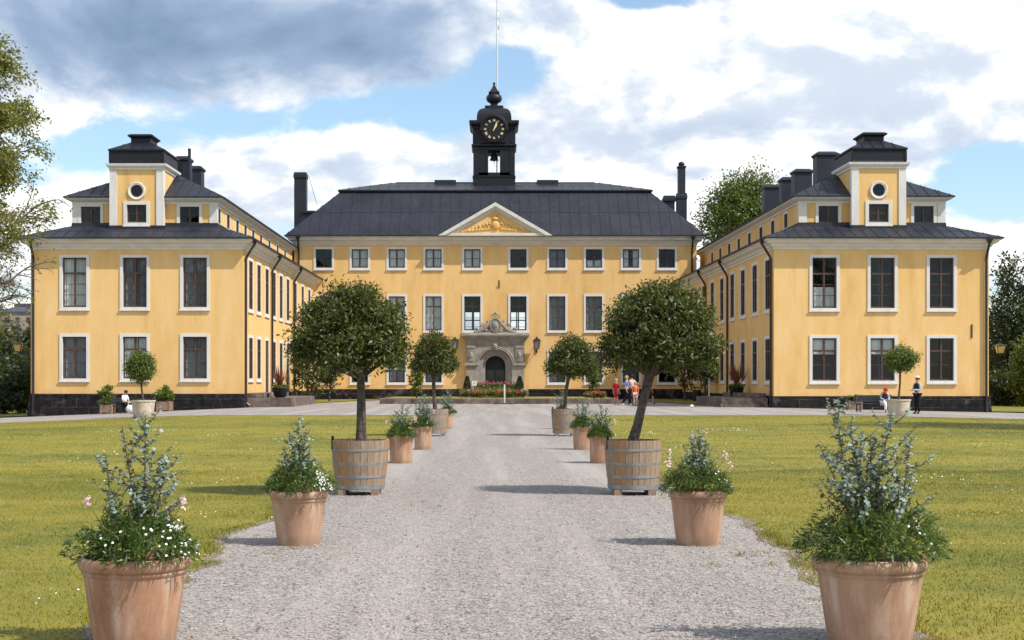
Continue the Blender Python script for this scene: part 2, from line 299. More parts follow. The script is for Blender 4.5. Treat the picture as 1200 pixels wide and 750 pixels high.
# ------------------------------------------------------------------ mesh helpers
class MB:
    def __init__(s): s.v = []; s.f = []
    def add(s, vs, fs):
        n = len(s.v); s.v += [tuple(p) for p in vs]; s.f += [tuple(i + n for i in f) for f in fs]; return s
    def quad(s, a, b, c, d): return s.add([a, b, c, d], [(0, 1, 2, 3)])
    def tri(s, a, b, c): return s.add([a, b, c], [(0, 1, 2)])
    def box(s, x0, x1, y0, y1, z0, z1, M4=None):
        x0, x1 = min(x0, x1), max(x0, x1)
        vs = [(x0, y0, z0), (x1, y0, z0), (x1, y1, z0), (x0, y1, z0), (x0, y0, z1), (x1, y0, z1), (x1, y1, z1), (x0, y1, z1)]
        if M4 is not None: vs = [M4 @ Vector(p) for p in vs]
        return s.add(vs, [(3, 2, 1, 0), (4, 5, 6, 7), (0, 1, 5, 4), (1, 2, 6, 5), (2, 3, 7, 6), (3, 0, 4, 7)])
    def bar(s, a, b, w, h=None, up=(0, 0, 1)):
        """box beam from a to b, w wide, h tall (centred)."""
        a, b = Vector(a), Vector(b); d = (b - a).normalized(); h = h or w
        u = Vector(up); x = d.cross(u)
        if x.length < 1e-4: x = d.cross(Vector((0, 1, 0)))
        x.normalize(); z = x.cross(d)
        vs = [p + x * (i * w / 2) + z * (j * h / 2) for p in (a, b) for i, j in ((-1, -1), (1, -1), (1, 1), (-1, 1))]
        return s.add(vs, [(0, 1, 2, 3), (7, 6, 5, 4), (0, 4, 5, 1), (1, 5, 6, 2), (2, 6, 7, 3), (3, 7, 4, 0)])
    def ring(s, x0, x1, y0, y1, prof, cap0=False, cap1=False):
        """profile of (outward offset, z) swept with mitred corners round a rectangle."""
        x0, x1 = min(x0, x1), max(x0, x1)
        vs = []
        for o, z in prof: vs += [(x0 - o, y0 - o, z), (x1 + o, y0 - o, z), (x1 + o, y1 + o, z), (x0 - o, y1 + o, z)]
        fs = []
        for i in range(len(prof) - 1):
            for k in range(4):
                a, b = 4 * i + k, 4 * i + (k + 1) % 4
                fs.append((a, b, b + 4, a + 4))
        n = 4 * (len(prof) - 1)
        if cap0: fs.append((3, 2, 1, 0))
        if cap1: fs.append((n, n + 1, n + 2, n + 3))
        return s.add(vs, fs)
    def lathe(s, prof, n=32, cx=0, cy=0, cap0=True, cap1=True, wob=None):
        vs = []
        for r, z in prof:
            for k in range(n):
                a = 2 * PI * k / n; q = r * (1 + (wob(a, z) if wob else 0))
                vs.append((cx + q * math.cos(a), cy + q * math.sin(a), z))
        fs = []
        for i in range(len(prof) - 1):
            for k in range(n):
                a, b = i * n + k, i * n + (k + 1) % n
                fs.append((a, b, b + n, a + n))
        if cap0: fs.append(tuple(range(n - 1, -1, -1)))
        if cap1: fs.append(tuple(range((len(prof) - 1) * n, len(prof) * n)))
        return s.add(vs, fs)
    def tube(s, pts, rad, n=8, cap=True):
        pts = [Vector(p) for p in pts]
        if not isinstance(rad, (list, tuple)): rad = [rad] * len(pts)
        vs = []; ref = None
        for i, p in enumerate(pts):
            d = (pts[min(i + 1, len(pts) - 1)] - pts[max(i - 1, 0)]).normalized()
            if ref is None: ref = d.cross(Vector((0.31, 0.95, 0.05))).normalized()
            u = (ref - d * ref.dot(d)).normalized(); w = d.cross(u); ref = u
            for k in range(n):
                a = 2 * PI * k / n; vs.append(p + (u * math.cos(a) + w * math.sin(a)) * rad[i])
        fs = []
        for i in range(len(pts) - 1):
            for k in range(n):
                a, b = i * n + k, i * n + (k + 1) % n
                fs.append((a, b, b + n, a + n))
        if cap: fs += [tuple(range(n - 1, -1, -1)), tuple(range((len(pts) - 1) * n, len(pts) * n))]
        return s.add(vs, fs)
    def ball(s, c, r, sx=1, sy=1, sz=1, n=12, m=8):
        prof = []
        vs = []; fs = []
        for i in range(m + 1):
            t = PI * i / m
            for k in range(n):
                a = 2 * PI * k / n
                vs.append((c[0] + r * sx * math.sin(t) * math.cos(a), c[1] + r * sy * math.sin(t) * math.sin(a), c[2] - r * sz * math.cos(t)))
        for i in range(m):
            for k in range(n):
                a, b = i * n + k, i * n + (k + 1) % n
                fs.append((a, b, b + n, a + n))
        return s.add(vs, fs)
    def mesh(s, name, mat, smooth=False):
        me = bpy.data.meshes.new(name); me.from_pydata(s.v, [], s.f); me.materials.append(mat)
        if smooth:
            me.polygons.foreach_set('use_smooth', [True] * len(me.polygons))
            try: me.set_sharp_from_angle(angle=R(40))
            except Exception: pass
        me.update(); return me
    def build(s, name, mat, parent=None, smooth=False): return link(name, s.mesh(name, mat, smooth), parent)

def link(name, me, parent=None, mw=None):
    o = bpy.data.objects.new(name, me); COL.objects.link(o)
    if parent is not None: o.parent = parent
    if mw is not None: o.matrix_basis = mw
    return o
def tag(o, label=None, cat=None, group=None, kind=None):
    if label: o['label'] = label
    if cat: o['category'] = cat
    if group: o['group'] = group
    if kind: o['kind'] = kind
    return o
def thing(name, label, cat, loc=(0, 0, 0), rz=0.0, group=None):
    o = bpy.data.objects.new(name, None); COL.objects.link(o); o.empty_display_size = 0.3
    o.location = loc; o.rotation_euler = (0, 0, rz)
    return tag(o, label, cat, group)
def copy_tree(o, parent=None):
    c = o.copy(); COL.objects.link(c)
    if parent is not None: c.parent = parent
    for ch in [q for q in list(bpy.data.objects) if q.parent == o]: copy_tree(ch, c)
    return c

def np_mesh(name, V, Fc, mat, smooth=False):
    V = np.ascontiguousarray(V, np.float32).reshape(-1, 3); Fc = np.ascontiguousarray(Fc, np.int32)
    nf, k = Fc.shape
    me = bpy.data.meshes.new(name)
    me.vertices.add(len(V)); me.vertices.foreach_set('co', V.ravel())
    me.loops.add(nf * k); me.loops.foreach_set('vertex_index', Fc.ravel())
    me.polygons.add(nf); me.polygons.foreach_set('loop_start', np.arange(0, nf * k, k, dtype=np.int32))
    try: me.polygons.foreach_set('loop_total', np.full(nf, k, np.int32))
    except Exception: pass
    if smooth: me.polygons.foreach_set('use_smooth', np.ones(nf, bool))
    me.materials.append(mat); me.update(calc_edges=True); me.validate()
    return me
def unit(a): return a / np.maximum(np.linalg.norm(a, axis=-1, keepdims=True), 1e-9)
def rand_dirs(n, r=rng): return unit(r.normal(size=(n, 3)))
def leaves(name, P, D, N, L, W, mat, shape='kite', fold=0.18, droop=0.0):
    """One mesh of leaf blades: base point P, direction D, face normal N, length L, width W (arrays)."""
    n = len(P); D = unit(D); S = unit(np.cross(D, N)); N = np.cross(S, D)
    L = np.broadcast_to(np.asarray(L, float), (n,))[:, None]; W = np.broadcast_to(np.asarray(W, float), (n,))[:, None]
    if shape == 'kite':
        V = np.stack([P, P + D * L * 0.45 + S * W / 2 + N * W * fold, P + D * L - N * L * droop, P + D * L * 0.45 - S * W / 2 + N * W * fold], 1); k = 4
    elif shape == 'round':
        V = np.stack([P, P + D * L * .28 + S * W * .45, P + D * L * .72 + S * W * .42, P + D * L, P + D * L * .72 - S * W * .42, P + D * L * .28 - S * W * .45], 1); k = 6
    else:
        V = np.stack([P + S * W / 2, P - S * W / 2, P + D * L - N * L * droop], 1); k = 3
    Fc = np.arange(n * k).reshape(n, k)
    return np_mesh(name, V.reshape(-1, 3), Fc, mat)
# ------------------------------------------------------------------ building helpers
def wall(mb, M4, x0, x1, z0, z1, holes=()):
    xs = sorted({x0, x1, *[h[0] for h in holes], *[h[1] for h in holes]})
    zs = sorted({z0, z1, *[h[2] for h in holes], *[h[3] for h in holes]})
    for i in range(len(xs) - 1):
        for j in range(len(zs) - 1):
            a, b, c, d = xs[i], xs[i + 1], zs[j], zs[j + 1]
            mx, mz = (a + b) / 2, (c + d) / 2
            if any(h[0] < mx < h[1] and h[2] < mz < h[3] for h in holes): continue
            mb.add([M4 @ Vector(p) for p in ((a, 0, c), (b, 0, c), (b, 0, d), (a, 0, d))], [(0, 1, 2, 3)])

_wc = {}
def cached(key, fn):
    if key not in _wc: _wc[key] = fn()
    return _wc[key]

def window(parent, mw, w, h, fr=0.165, sash='sash', transom=None, bars=1, curtain=None, proud=0.05, sill=True, sash_depth=0.13):
    """casing (window) > sash, pane, curtain.  Local frame: x along the wall, y into it, origin bottom centre of the opening."""
    a = w / 2
    def casing():
        m = MB(); d = sash_depth + 0.05
        m.box(-a - fr, -a, -proud, d, -fr, h + fr); m.box(a, a + fr, -proud, d, -fr, h + fr)
        m.box(-a, a, -proud, d, h, h + fr); m.box(-a, a, -proud, d, -fr, 0)
        if sill: m.box(-a - fr - .03, a + fr + .03, -proud - .05, -proud + .03, -fr - .045, -fr + .03)
        return m.mesh('window', M['white'])
    def sashm():
        m = MB(); y0, y1 = sash_depth - .03, sash_depth + .04; t = .075; q = .001
        m.box(-a + q, -a + t, y0, y1, q, h - q); m.box(a - t, a - q, y0, y1, q, h - q)
        m.box(-a + t, a - t, y0, y1, q, t + .02); m.box(-a + t, a - t, y0, y1, h - t, h - q)
        m.box(-.05, .05, y0 - .015, y1, t + .02, h - t)
        segs = [t + .02, h - t]
        if transom:
            zt = h * transom; segs = [t + .02, zt, h - t]
            for s in (-1, 1): m.box(s * .05, s * (a - t), y0 - .012, y1, zt - .05, zt + .05)
        lo, hi = segs[0], segs[1]
        for i in range(bars):
            z = lo + (hi - lo) * (i + 1) / (bars + 1)
            for s in (-1, 1): m.box(s * .05, s * (a - t), y0 + .01, y1 - .005, z - .018, z + .018)
        return m.mesh('sash', M[sash])
    def panem():
        m = MB(); y = sash_depth + .02
        for s in (-1, 1): m.quad((s * .045, y, .08), (s * (a - .06), y, .08), (s * (a - .06), y, h - .06), (s * .045, y, h - .06))
        return m.mesh('pane', M['glass'])
    def folds(m, x0, x1, z0, z1, y, n, amp=.03):
        vs = []; k = n * 6
        for i in range(k + 1):
            x = x0 + (x1 - x0) * i / k; yy = y + amp * math.sin(i / 6 * 2 * PI) + .3 * amp * math.sin(i * 1.7)
            vs += [(x, yy, z0), (x, yy, z1)]
        m.add(vs, [(2 * i, 2 * i + 2, 2 * i + 3, 2 * i + 1) for i in range(k)])
    def curtm():
        m = MB(); y = sash_depth + .16; b = a + .1
        if curtain == 'full': folds(m, -b, b, -.1, h + .1, y, 9)
        elif curtain == 'net': folds(m, -b, b, -.1, h + .1, y, 12, .02)
        elif curtain == 'sides':
            folds(m, -b, -a * .28, -.1, h + .1, y, 4); folds(m, a * .28, b, -.1, h + .1, y, 4)
        elif curtain == 'left': folds(m, -b, a * .1, -.1, h + .1, y, 5)
        elif curtain == 'blind': m.quad((-b, y - .04, h * .62), (b, y - .04, h * .62), (b, y - .04, h + .1), (-b, y - .04, h + .1))
        elif curtain == 'low': folds(m, -b, b, -.1, h * .42, y, 9)
        return m.mesh('curtain', M['curtain_dim' if curtain == 'net' else 'curtain'])
    k = (round(w, 3), round(h, 3), fr, proud, sill, sash_depth)
    o = link('window', cached(('c',) + k, casing), parent, mw)
    link('sash', cached(('s', sash, transom, bars) + k, sashm), o)
    link('pane', cached(('p',) + k, panem), o)
    if curtain: link('curtain', cached(('u', curtain) + k, curtm), o)
    return o

def ribs(mb, A, B, C, D, step=0.62, h=0.035, w=0.03, skip=0.0):
    """standing seams on a trapezoid roof slope: A-B eave, D-C upper edge."""
    A, B, C, D = map(Vector, (A, B, C, D))
    e = (B - A).normalized(); L = (B - A).length
    n = (B - A).cross(D - A).normalized()
    if n.z < 0: n = -n
    up = n.cross(e).normalized()
    if up.z < 0: up = -up
    H = (D - A).dot(up); dl = (D - A).dot(e); dr = (C - B).dot(e)
    k = int(L / step); off = (L - k * step) / 2
    for i in range(k + 1):
        t = off + i * step
        lim = H
        if dl > 1e-3 and t < dl: lim = min(lim, H * t / dl)
        if dr < -1e-3 and t > L + dr: lim = min(lim, H * (L - t) / -dr)
        if lim < 0.15: continue
        p = A + e * t; mb.bar(p + n * (h / 2 - .004), p + up * lim + n * (h / 2 - .004), w, h, up=n)
    for s in (0.52,):
        if H > 2.5:
            z = H * s; a = A + up * z + e * (dl * s); b = B + up * z + e * (dr * s)
            mb.bar(a + n * .006, b + n * .006, 0.05, 0.018, up=n)

def pipe_pts(out, ztop, zbot):
    """drainpipe in (d, z): d = distance out from the wall; gooseneck under the eave."""
    return [(out, ztop), (out, ztop - .28), (out - .12, ztop - .45), (.17, ztop - .95), (.11, ztop - 1.12), (.11, ztop - 1.5), (.11, zbot + .28), (.14, zbot + .14), (.30, zbot)]

# ------------------------------------------------------------------ main palace building
def palace():
    Y0 = 114.0; X0 = wx(580.5, Y0)
    root = thing('palace_building', 'long yellow three storey palace block with pediment and dark roof, behind the entrance garden', 'building', (X0, Y0, 0))
    I = Matrix.Identity(4)
    HW, DP, WT = 16.0, 14.5, 12.40
    wins = []       # (x, zbot, w, h, kind)
    cx = (1.83, 4.92, 7.84, 10.78, 13.64)
    for c in cx:
        for s in (-1, 1):
            wins.append((s * c, 10.47, 1.29, 1.48, 't'))
            wins.append((s * c, 5.50, 1.29, 2.70, 'm'))
            if c > 2: wins.append((s * c, 1.36, 1.29, 2.42, 'l'))
    holes = [(x - w / 2 - .02, x + w / 2 + .02, z - .02, z + h + .02) for x, z, w, h, k in wins]
    holes.append((-1.3, 1.3, .9, 4.05))
    mb = MB()
    wall(mb, I, -HW, HW, .80, WT, holes)
    back = [(-2.75, -1.10, 5.6, 7.7), (1.10, 2.75, 5.6, 7.7)]
    wall(mb, Matrix.Translation((0, DP, 0)), -HW, HW, -.4, WT, back)
    mb.quad((-HW, 0, -.4), (-HW, DP, -.4), (-HW, DP, WT), (-HW, 0, WT)); mb.quad((HW, 0, -.4), (HW, DP, -.4), (HW, DP, WT), (HW, 0, WT))
    mb.build('wall', M['plaster'], root)
    fl = MB(); fl.box(-HW + .1, HW - .1, .2, DP - .2, .3, .45); fl.box(-HW + .1, HW - .1, .2, DP - .2, 4.55, 4.75); fl.box(-HW + .1, HW - .1, .2, DP - .2, 9.3, 9.5)
    for x in (-14.9, -12.2, -9.3, -6.4, -3.4, 3.4, 6.4, 9.3, 12.2, 14.9): fl.box(x - .1, x + .1, .25, DP - .25, .45, WT)
    fl.build('inner_floor', M['dark_void'], root)
    pl = MB(); pl.ring(-HW, HW, 0, DP, [(.06, -.6), (.06, .78), (.02, .83), (-.02, .83)]); pl.build('plinth', M['plinth'], root)
    # cornice
    co = MB(); co.ring(-HW, HW, 0, DP, [(-.02, 12.28), (.06, 12.28), (.06, 12.40), (.16, 12.46), (.20, 12.58), (.42, 12.66), (.46, 12.80), (.58, 12.86), (.58, 12.93), (-.02, 12.93)])
    co.build('cornice', M['cornice'], root)
    # roof
    rf = MB()
    prof = [(.50, 12.932), (.70, 12.932), (.70, 13.02), (.62, 13.04), (-3.28, 16.90), (-3.22, 16.98), (-3.12, 16.99), (-3.12, 17.09), (-7.2, 18.22)]
    rf.ring(-HW, HW, 0, DP, prof)
    def slope(o0, z0, o1, z1, step):
        for k in range(4):
            def P(o, z): return [(-HW - o, -o, z), (HW + o, -o, z), (HW + o, DP + o, z), (-HW - o, DP + o, z)]
            a, b = P(o0, z0), P(o1, z1); k2 = (k + 1) % 4
            if k != 2: ribs(rf, a[k], a[k2], b[k2], b[k], step, h=.035, w=.035)
    slope(.62, 13.04, -3.28, 16.90, .80); slope(-3.12, 17.09, -7.2, 18.22, .80)
    rf.box(-8.4, 8.4, DP / 2 - .12, DP / 2 + .12, 18.17, 18.27)
    for x in (-4.2, 4.4): rf.box(x - .9, x + .9, 6.2, 7.0, 17.9, 18.33)
    roof = rf.build('roof', M['roof'], root)
    # chimneys
    def chim(x, y, w, z0, z1, cap, extra=()):
        m = MB(); m.ring(x - w / 2, x + w / 2, y - w / 2, y + w / 2, [(0, z0), (0, z1 - .55), (cap, z1 - .45), (cap, z1 - .2), (cap * .3, z1 - .12), (cap * .3, z1)], cap1=True)
        for e in extra: e(m)
        m.build('chimney', M['roof'], roof)
    chim(-16.3, 6.2, 1.0, 12.2, 18.9, .05, [lambda m: m.box(-16.0, -15.1, 5.72, 6.68, 14.6, 15.5), lambda m: m.ring(-16.05, -15.05, 5.67, 6.73, [(0, 15.45), (.08, 15.5), (.08, 15.65), (0, 15.7)], cap1=True)])
    def tall(m):
        m.ring(15.28, 15.88, 5.7, 6.3, [(0, 16.9), (0, 19.25), (.06, 19.3), (.06, 19.42), (-.06, 19.46)], cap1=True); m.ball((15.58, 6.0, 19.62), .27, sz=.75)
    chim(15.58, 6.0, .82, 13.0, 17.15, .04, [tall])
    chim(14.55, 6.1, .86, 13.2, 16.95, .12)
    wr = MB(); wr.tube([(-15.9, 6.2, 18.9), (-15.6, 6.1, 18.6), (-14.9, 5.9, 16.2)], .03, 6); wr.build('stay_wire', M['hoop'], roof)
    # pediment
    pw, pb, pa = 4.52, 12.935, 15.55
    tm = MB(); tm.add([(-pw + .6, -.64, pb + .1), (pw - .6, -.64, pb + .1), (0, -.64, pa - .35)], [(0, 1, 2)])
    ped = tm.build('pediment', M['plaster'], root)
    km = MB()
    km.box(-pw + .40, pw - .40, -.86, -.60, pb + .004, pb + .22)
    ang = math.atan2(pa - pb, pw)
    for s in (-1, 1):
        for (d0, th, yf) in ((0, .26, -.96), (.24, .18, -.82), (.40, .14, -.72)):
            ox, oz = s * math.sin(ang) * d0, math.cos(ang) * d0
            A = Vector((s * pw, 0, pb + .02)); B = Vector((0, 0, pa + .02))
            dz = Vector((0, 0, -d0 / math.cos(ang))); tz = Vector((0, 0, -th / math.cos(ang)))
            tri = [A + dz, B + dz, B + dz + tz, A + dz + tz]
            if True:
                # clip lower end onto the base
                for i in (0, 3):
                    p = tri[i]; q = tri[1] if i == 0 else tri[2]
                    if p.z < pb + .02:
                        t = (pb + .02 - p.z) / (q.z - p.z); tri[i] = p + (q - p) * t
            f = [Vector((p.x, yf, p.z)) for p in tri]; bk = [Vector((p.x, -.60, p.z)) for p in tri]
            km.add(f + bk, [(0, 1, 2, 3), (7, 6, 5, 4), (0, 4, 5, 1), (1, 5, 6, 2), (2, 6, 7, 3), (3, 7, 4, 0)])
    km.build('pediment_moulding', M['cornice'], ped)
    pr = MB()
    yb = 2.3
    for s in (-1, 1):
        a, b_, c, d = Vector((s * (pw + .1), -.94, pb + .02)), Vector((0, -.94, pa + .085)), Vector((0, yb, pa + .085)), Vector((s * (pw + .1), yb, pb + .02))
        pr.add([a, b_, c, d] + [p - Vector((0, 0, .05)) for p in (a, b_, c, d)], [(0, 1, 2, 3), (7, 6, 5, 4), (0, 4, 5, 1), (1, 5, 6, 2), (3, 2, 6, 7)])
    pr.build('pediment_roof', M['roof'], ped)
    # carved foliage in the pediment: crowned shield between scrolling leaves
    rl = MB(); rr = random.Random(3)
    def blob(x, z, r, sx=1, sz=1): rl.ball((x, -.66, z), r, sx, .45, sz, 10, 6)
    zb = pb + .28
    blob(0, zb + .52, .34, 1, 1.25); blob(0, zb + 1.08, .26, 1.1, .7)
    for s in (-1, 0, 1): blob(s * .2, zb + 1.32, .1)
    blob(0, zb + .55, .22, 1, 1.2)
    for s in (-1, 1):
        for i in range(9):
            x = s * (.45 + i * .27); hmax = max(.12, (1.35 - abs(x) * .50))
            pts = []
            for t in range(9):
                a = t / 8 * 2 * PI * .8 + i; q = .17 * hmax * (1.2 - t / 10)
                pts.append((x + s * q * math.cos(a), -.67, zb + hmax * .42 + q * math.sin(a) * 1.3))
            rl.tube(pts, [.05 * (1 - k / 14) for k in range(9)], 6)
            blob(x + s * .05, zb + .1 + hmax * .12, .10 + .06 * rr.random(), 1.2, .8)
            blob(x, zb + hmax * .68, .08 + .05 * rr.random(), .8, 1.3)
    rl.build('carved_relief', M['relief'], ped, smooth=True)
    # windows
    cur_t = {-13.64: None, -10.78: 'full', -7.84: 'full', -4.92: 'full', -1.83: 'full', 1.83: None, 4.92: 'net', 7.84: 'low', 10.78: 'sides', 13.64: None}
    for x, z, w, h, k in wins:
        mw = Matrix.Translation((x, 0, z))
        if k == 't': window(root, mw, w, h, .17, 'sash_dark', None, 1, cur_t[x])
        elif k == 'm': window(root, mw, w, h, .17, 'sash_dark' if abs(x) < 2 else 'sash', .70, 1, None if abs(x) < 2 else ('full' if x < 0 else 'net'))
        else: window(root, mw, w, h, .17, 'sash_dark', .70, 1, 'net' if abs(x) < 9 else None)
    for bx in (-1.925, 1.925):
        window(root, Matrix.Translation((bx, DP, 5.62)) @ Matrix.Rotation(PI, 4, 'Z'), 1.63, 2.06, .18, 'sash_dark', .62, 1, None)
    # portal
    pm = MB()
    yf, rw, rz = -.42, 1.3, 2.75
    def arch(mb, hw_in, spring, rise, hw_out, ztop, y0, y1, zb=.30, n=16):
        """stone wall with an arched opening between y0 (front) and y1."""
        pts = [(-hw_in, zb)] + [(-hw_in * math.cos(PI * i / n), spring + rise * math.sin(PI * i / n)) for i in range(n + 1)] + [(hw_in, zb)]
        out = []
        for x, z in pts:
            if z <= spring + 1e-6 and abs(abs(x) - hw_in) < 1e-6: out.append((math.copysign(hw_out, x), z))
            else: out.append((max(-hw_out, min(hw_out, x / hw_in * hw_out)), ztop))
        nn = len(pts); vs = []
        for (x, z), (X, Z) in zip(pts, out): vs += [(x, y0, z), (X, y0, Z), (x, y1, z), (X, y1, Z)]
        fs = []
        for i in range(nn - 1):
            a, b = 4 * i, 4 * i + 4
            fs += [(a, b, b + 1, a + 1), (a, a + 2, b + 2, b), (a + 1, b + 1, b + 3, a + 3)]
        # corner pieces left out by the jump from spring to top
        mb.add(vs, fs)
        for s in (-1, 1): mb.add([(s * hw_out, y0, spring), (s * hw_out, y0, ztop), (s * hw_out * math.cos(PI / n), y0, ztop)], [(0, 1, 2)])
    arch(pm, 1.30, 2.75, 1.25, 2.30, 4.92, -.42, .30)
    arch(pm, .98, 2.75, .95, 1.32, 4.06, -.22, .55)
    arch(pm, .80, 2.70, .77, 1.0, 3.72, -.05, .9)
    for s in (-1, 1):
        pm.box(s * 1.42, s * 2.36, -.50, -.30, .30, .75); pm.box(s * 1.38, s * 2.42, -.56, -.32, 2.70, 2.92)
        pm.box(s * 1.62, s * 2.20, -.50, -.36, 2.96, 4.0); pm.box(s * 1.78, s * 2.05, -.56, -.45, 3.05, 3.9)
        pm.box(s * 1.60, s * 2.24, -.53, -.36, 4.05, 4.30)
        pm.ball((s * 1.91, -.56, 3.5), .13, 1, .5, 1.8)
    # moulded archivolt
    for r0, y in ((1.36, -.47), (1.50, -.45)):
        pm.tube([(-r0 * math.cos(PI * i / 20), y, 2.78 + r0 * .93 * math.sin(PI * i / 20)) for i in range(21)], .055, 6)
    pm.box(-.16, .16, -.60, -.36, 3.95, 4.45); pm.ball((0, -.60, 4.22), .15, 1, .6, 1.2)
    pm.box(-2.36, 2.36, -.50, -.36, 4.36, 4.46)
    pm.ring(-2.34, 2.34, -.42, .1, [(0, 4.70), (.06, 4.72), (.10, 4.84), (.26, 4.92), (.30, 5.02), (.36, 5.06), (.36, 5.17), (.0, 5.24)], cap1=True)
    pm.box(-1.9, 1.9, -1.5, .3, .0, .45); pm.box(-1.7, 1.7, -1.15, .3, .45, .62); pm.box(-1.5, 1.5, -.8, .3, .62, .80); pm.box(-1.3, 1.3, -.4, .305, .80, .97)
    portal = pm.build('portal', M['portal'], root)
    # crowned coat of arms carved over the door
    ca = MB(); y = -.34
    for s in (-1, 1):
        pts = [(s * (1.62 - .03 * i) , y, 5.32 + .015 * i) for i in range(4)]
        ca.tube([(s * 1.60, y, 5.34), (s * 1.2, y, 5.42), (s * .85, y, 5.62), (s * .55, y, 5.95), (s * .36, y, 6.3)], [.09, .13, .16, .15, .09], 8)
        ca.tube([(s * (1.5 + .16 * math.cos(t)), y, 5.50 + .16 * math.sin(t)) for t in np.linspace(-1.5, 3.6, 10)], .06, 6)
        ca.tube([(s * (.98 + .13 * math.cos(t)), y, 5.88 + .15 * math.sin(t)) for t in np.linspace(-1.0, 4.0, 10)], .055, 6)
        for (qx, qz, qr) in ((.75, 5.5, .16), (1.15, 5.62, .1), (.62, 6.2, .11), (1.3, 5.36, .1), (.45, 5.42, .16)): ca.ball((s * qx, y, qz), qr, 1.2, .6, .9, 10, 6)
        ca.box(s * 1.12, s * 1.28, y - .1, y + .1, 5.26, 5.42); ca.ball((s * 1.2, y, 5.9), .08, .8, .8, 1.8, 8, 6)
    ca.box(-1.62, 1.62, -.46, -.20, 5.235, 5.33)
    ca.ball((0, y, 5.88), .46, 1, .35, 1.2, 18, 10); ca.tube([(.42 * math.cos(t), y - .12, 5.88 + .52 * math.sin(t)) for t in np.linspace(0, 2 * PI, 25)], .05, 6)
    ca.ball((0, y - .12, 5.9), .2, 1, .5, 1.2, 12, 8)
    ca.box(-.3, .3, y - .12, y + .12, 6.42, 6.52)
    for s in (-1, -.5, 0, .5, 1): ca.tube([(s * .30, y, 6.5), (s * .36, y, 6.66), (s * .12, y, 6.80), (0, y, 6.82)], .045, 6)
    ca.ball((0, y, 6.9), .08)
    ca.build('coat_of_arms', M['portal'], portal, smooth=True)
    vb = MB(); vb.box(-1.0, -.86, .31, 2.2, .9, 3.7); vb.box(.86, 1.0, .31, 2.2, .9, 3.7); vb.box(-1.0, 1.0, .31, 2.2, 3.6, 3.74); vb.box(-.86, .86, .31, 2.2, .80, .965); vb.build('porch_wall', M['portal'], portal)
    dm = MB(); dm.box(-.84, -.72, 1.92, 2.04, .97, 3.5); dm.box(.72, .84, 1.92, 2.04, .97, 3.5); dm.box(-.72, .72, 1.93, 2.03, 2.36, 2.48); dm.box(-.05, .05, 1.93, 2.03, .97, 2.36); dm.box(-.72, .72, 1.93, 2.03, .97, 1.12)
    dm.box(-.72, .72, 1.98, 2.02, 2.48, 3.55)
    door = dm.build('door', M['sash_dark'], root)
    g = MB(); g.quad((-.72, 2.0, 1.12), (.72, 2.0, 1.12), (.72, 2.0, 2.36), (-.72, 2.0, 2.36)); g.build('door_pane', M['glass_door'], door)
    # iron wall anchors
    for x in (-.0 + wx(585, Y0) - X0,):
        a = MB(); a.box(x - .035, x + .035, -.05, .0, 8.85, 9.5); a.box(x - .035, x + .035, -.12, -.05, 9.1, 9.2); a.build('wall_anchor', M['pipe'], root)
    # drainpipes at both ends
    for s in (-1, 1):
        xs = s * 15.62
        m = MB(); m.tube([(xs, -d, z) for d, z in pipe_pts(.62, 12.95, .1)], .075, 8)
        m.ring(xs - .11, xs + .11, -.73, -.51, [(-.04, 12.62), (.05, 12.9), (.05, 12.98)]); m.build('drainpipe', M['pipe'], root)
    clock_tower(root, wx(579, Y0 + 7.25) - X0, 7.25)
    fp = MB(); fx = wx(582.5, Y0 + 10) - X0; fp.tube([(fx, 10, 17.2), (fx, 10, 27), (fx, 10, 39)], [.085, .07, .035], 8); fp.ball((fx, 10, 39.1), .12)
    flag = fp.build('flagpole', M['white'], root)
    pn = MB(); vs = [];
    for i in range(14):
        z = 33.6 - i * .17; vs += [(fx + .03, 10, z), (fx + .12 + .05 * math.sin(i * .9), 10 + .06 * math.sin(i * 1.3), z - .05)]
    pn.add(vs, [(2 * i, 2 * i + 1, 2 * i + 3, 2 * i + 2) for i in range(13)]); pn.build('furled_pennant', M['cloth_white'], flag)
    return root

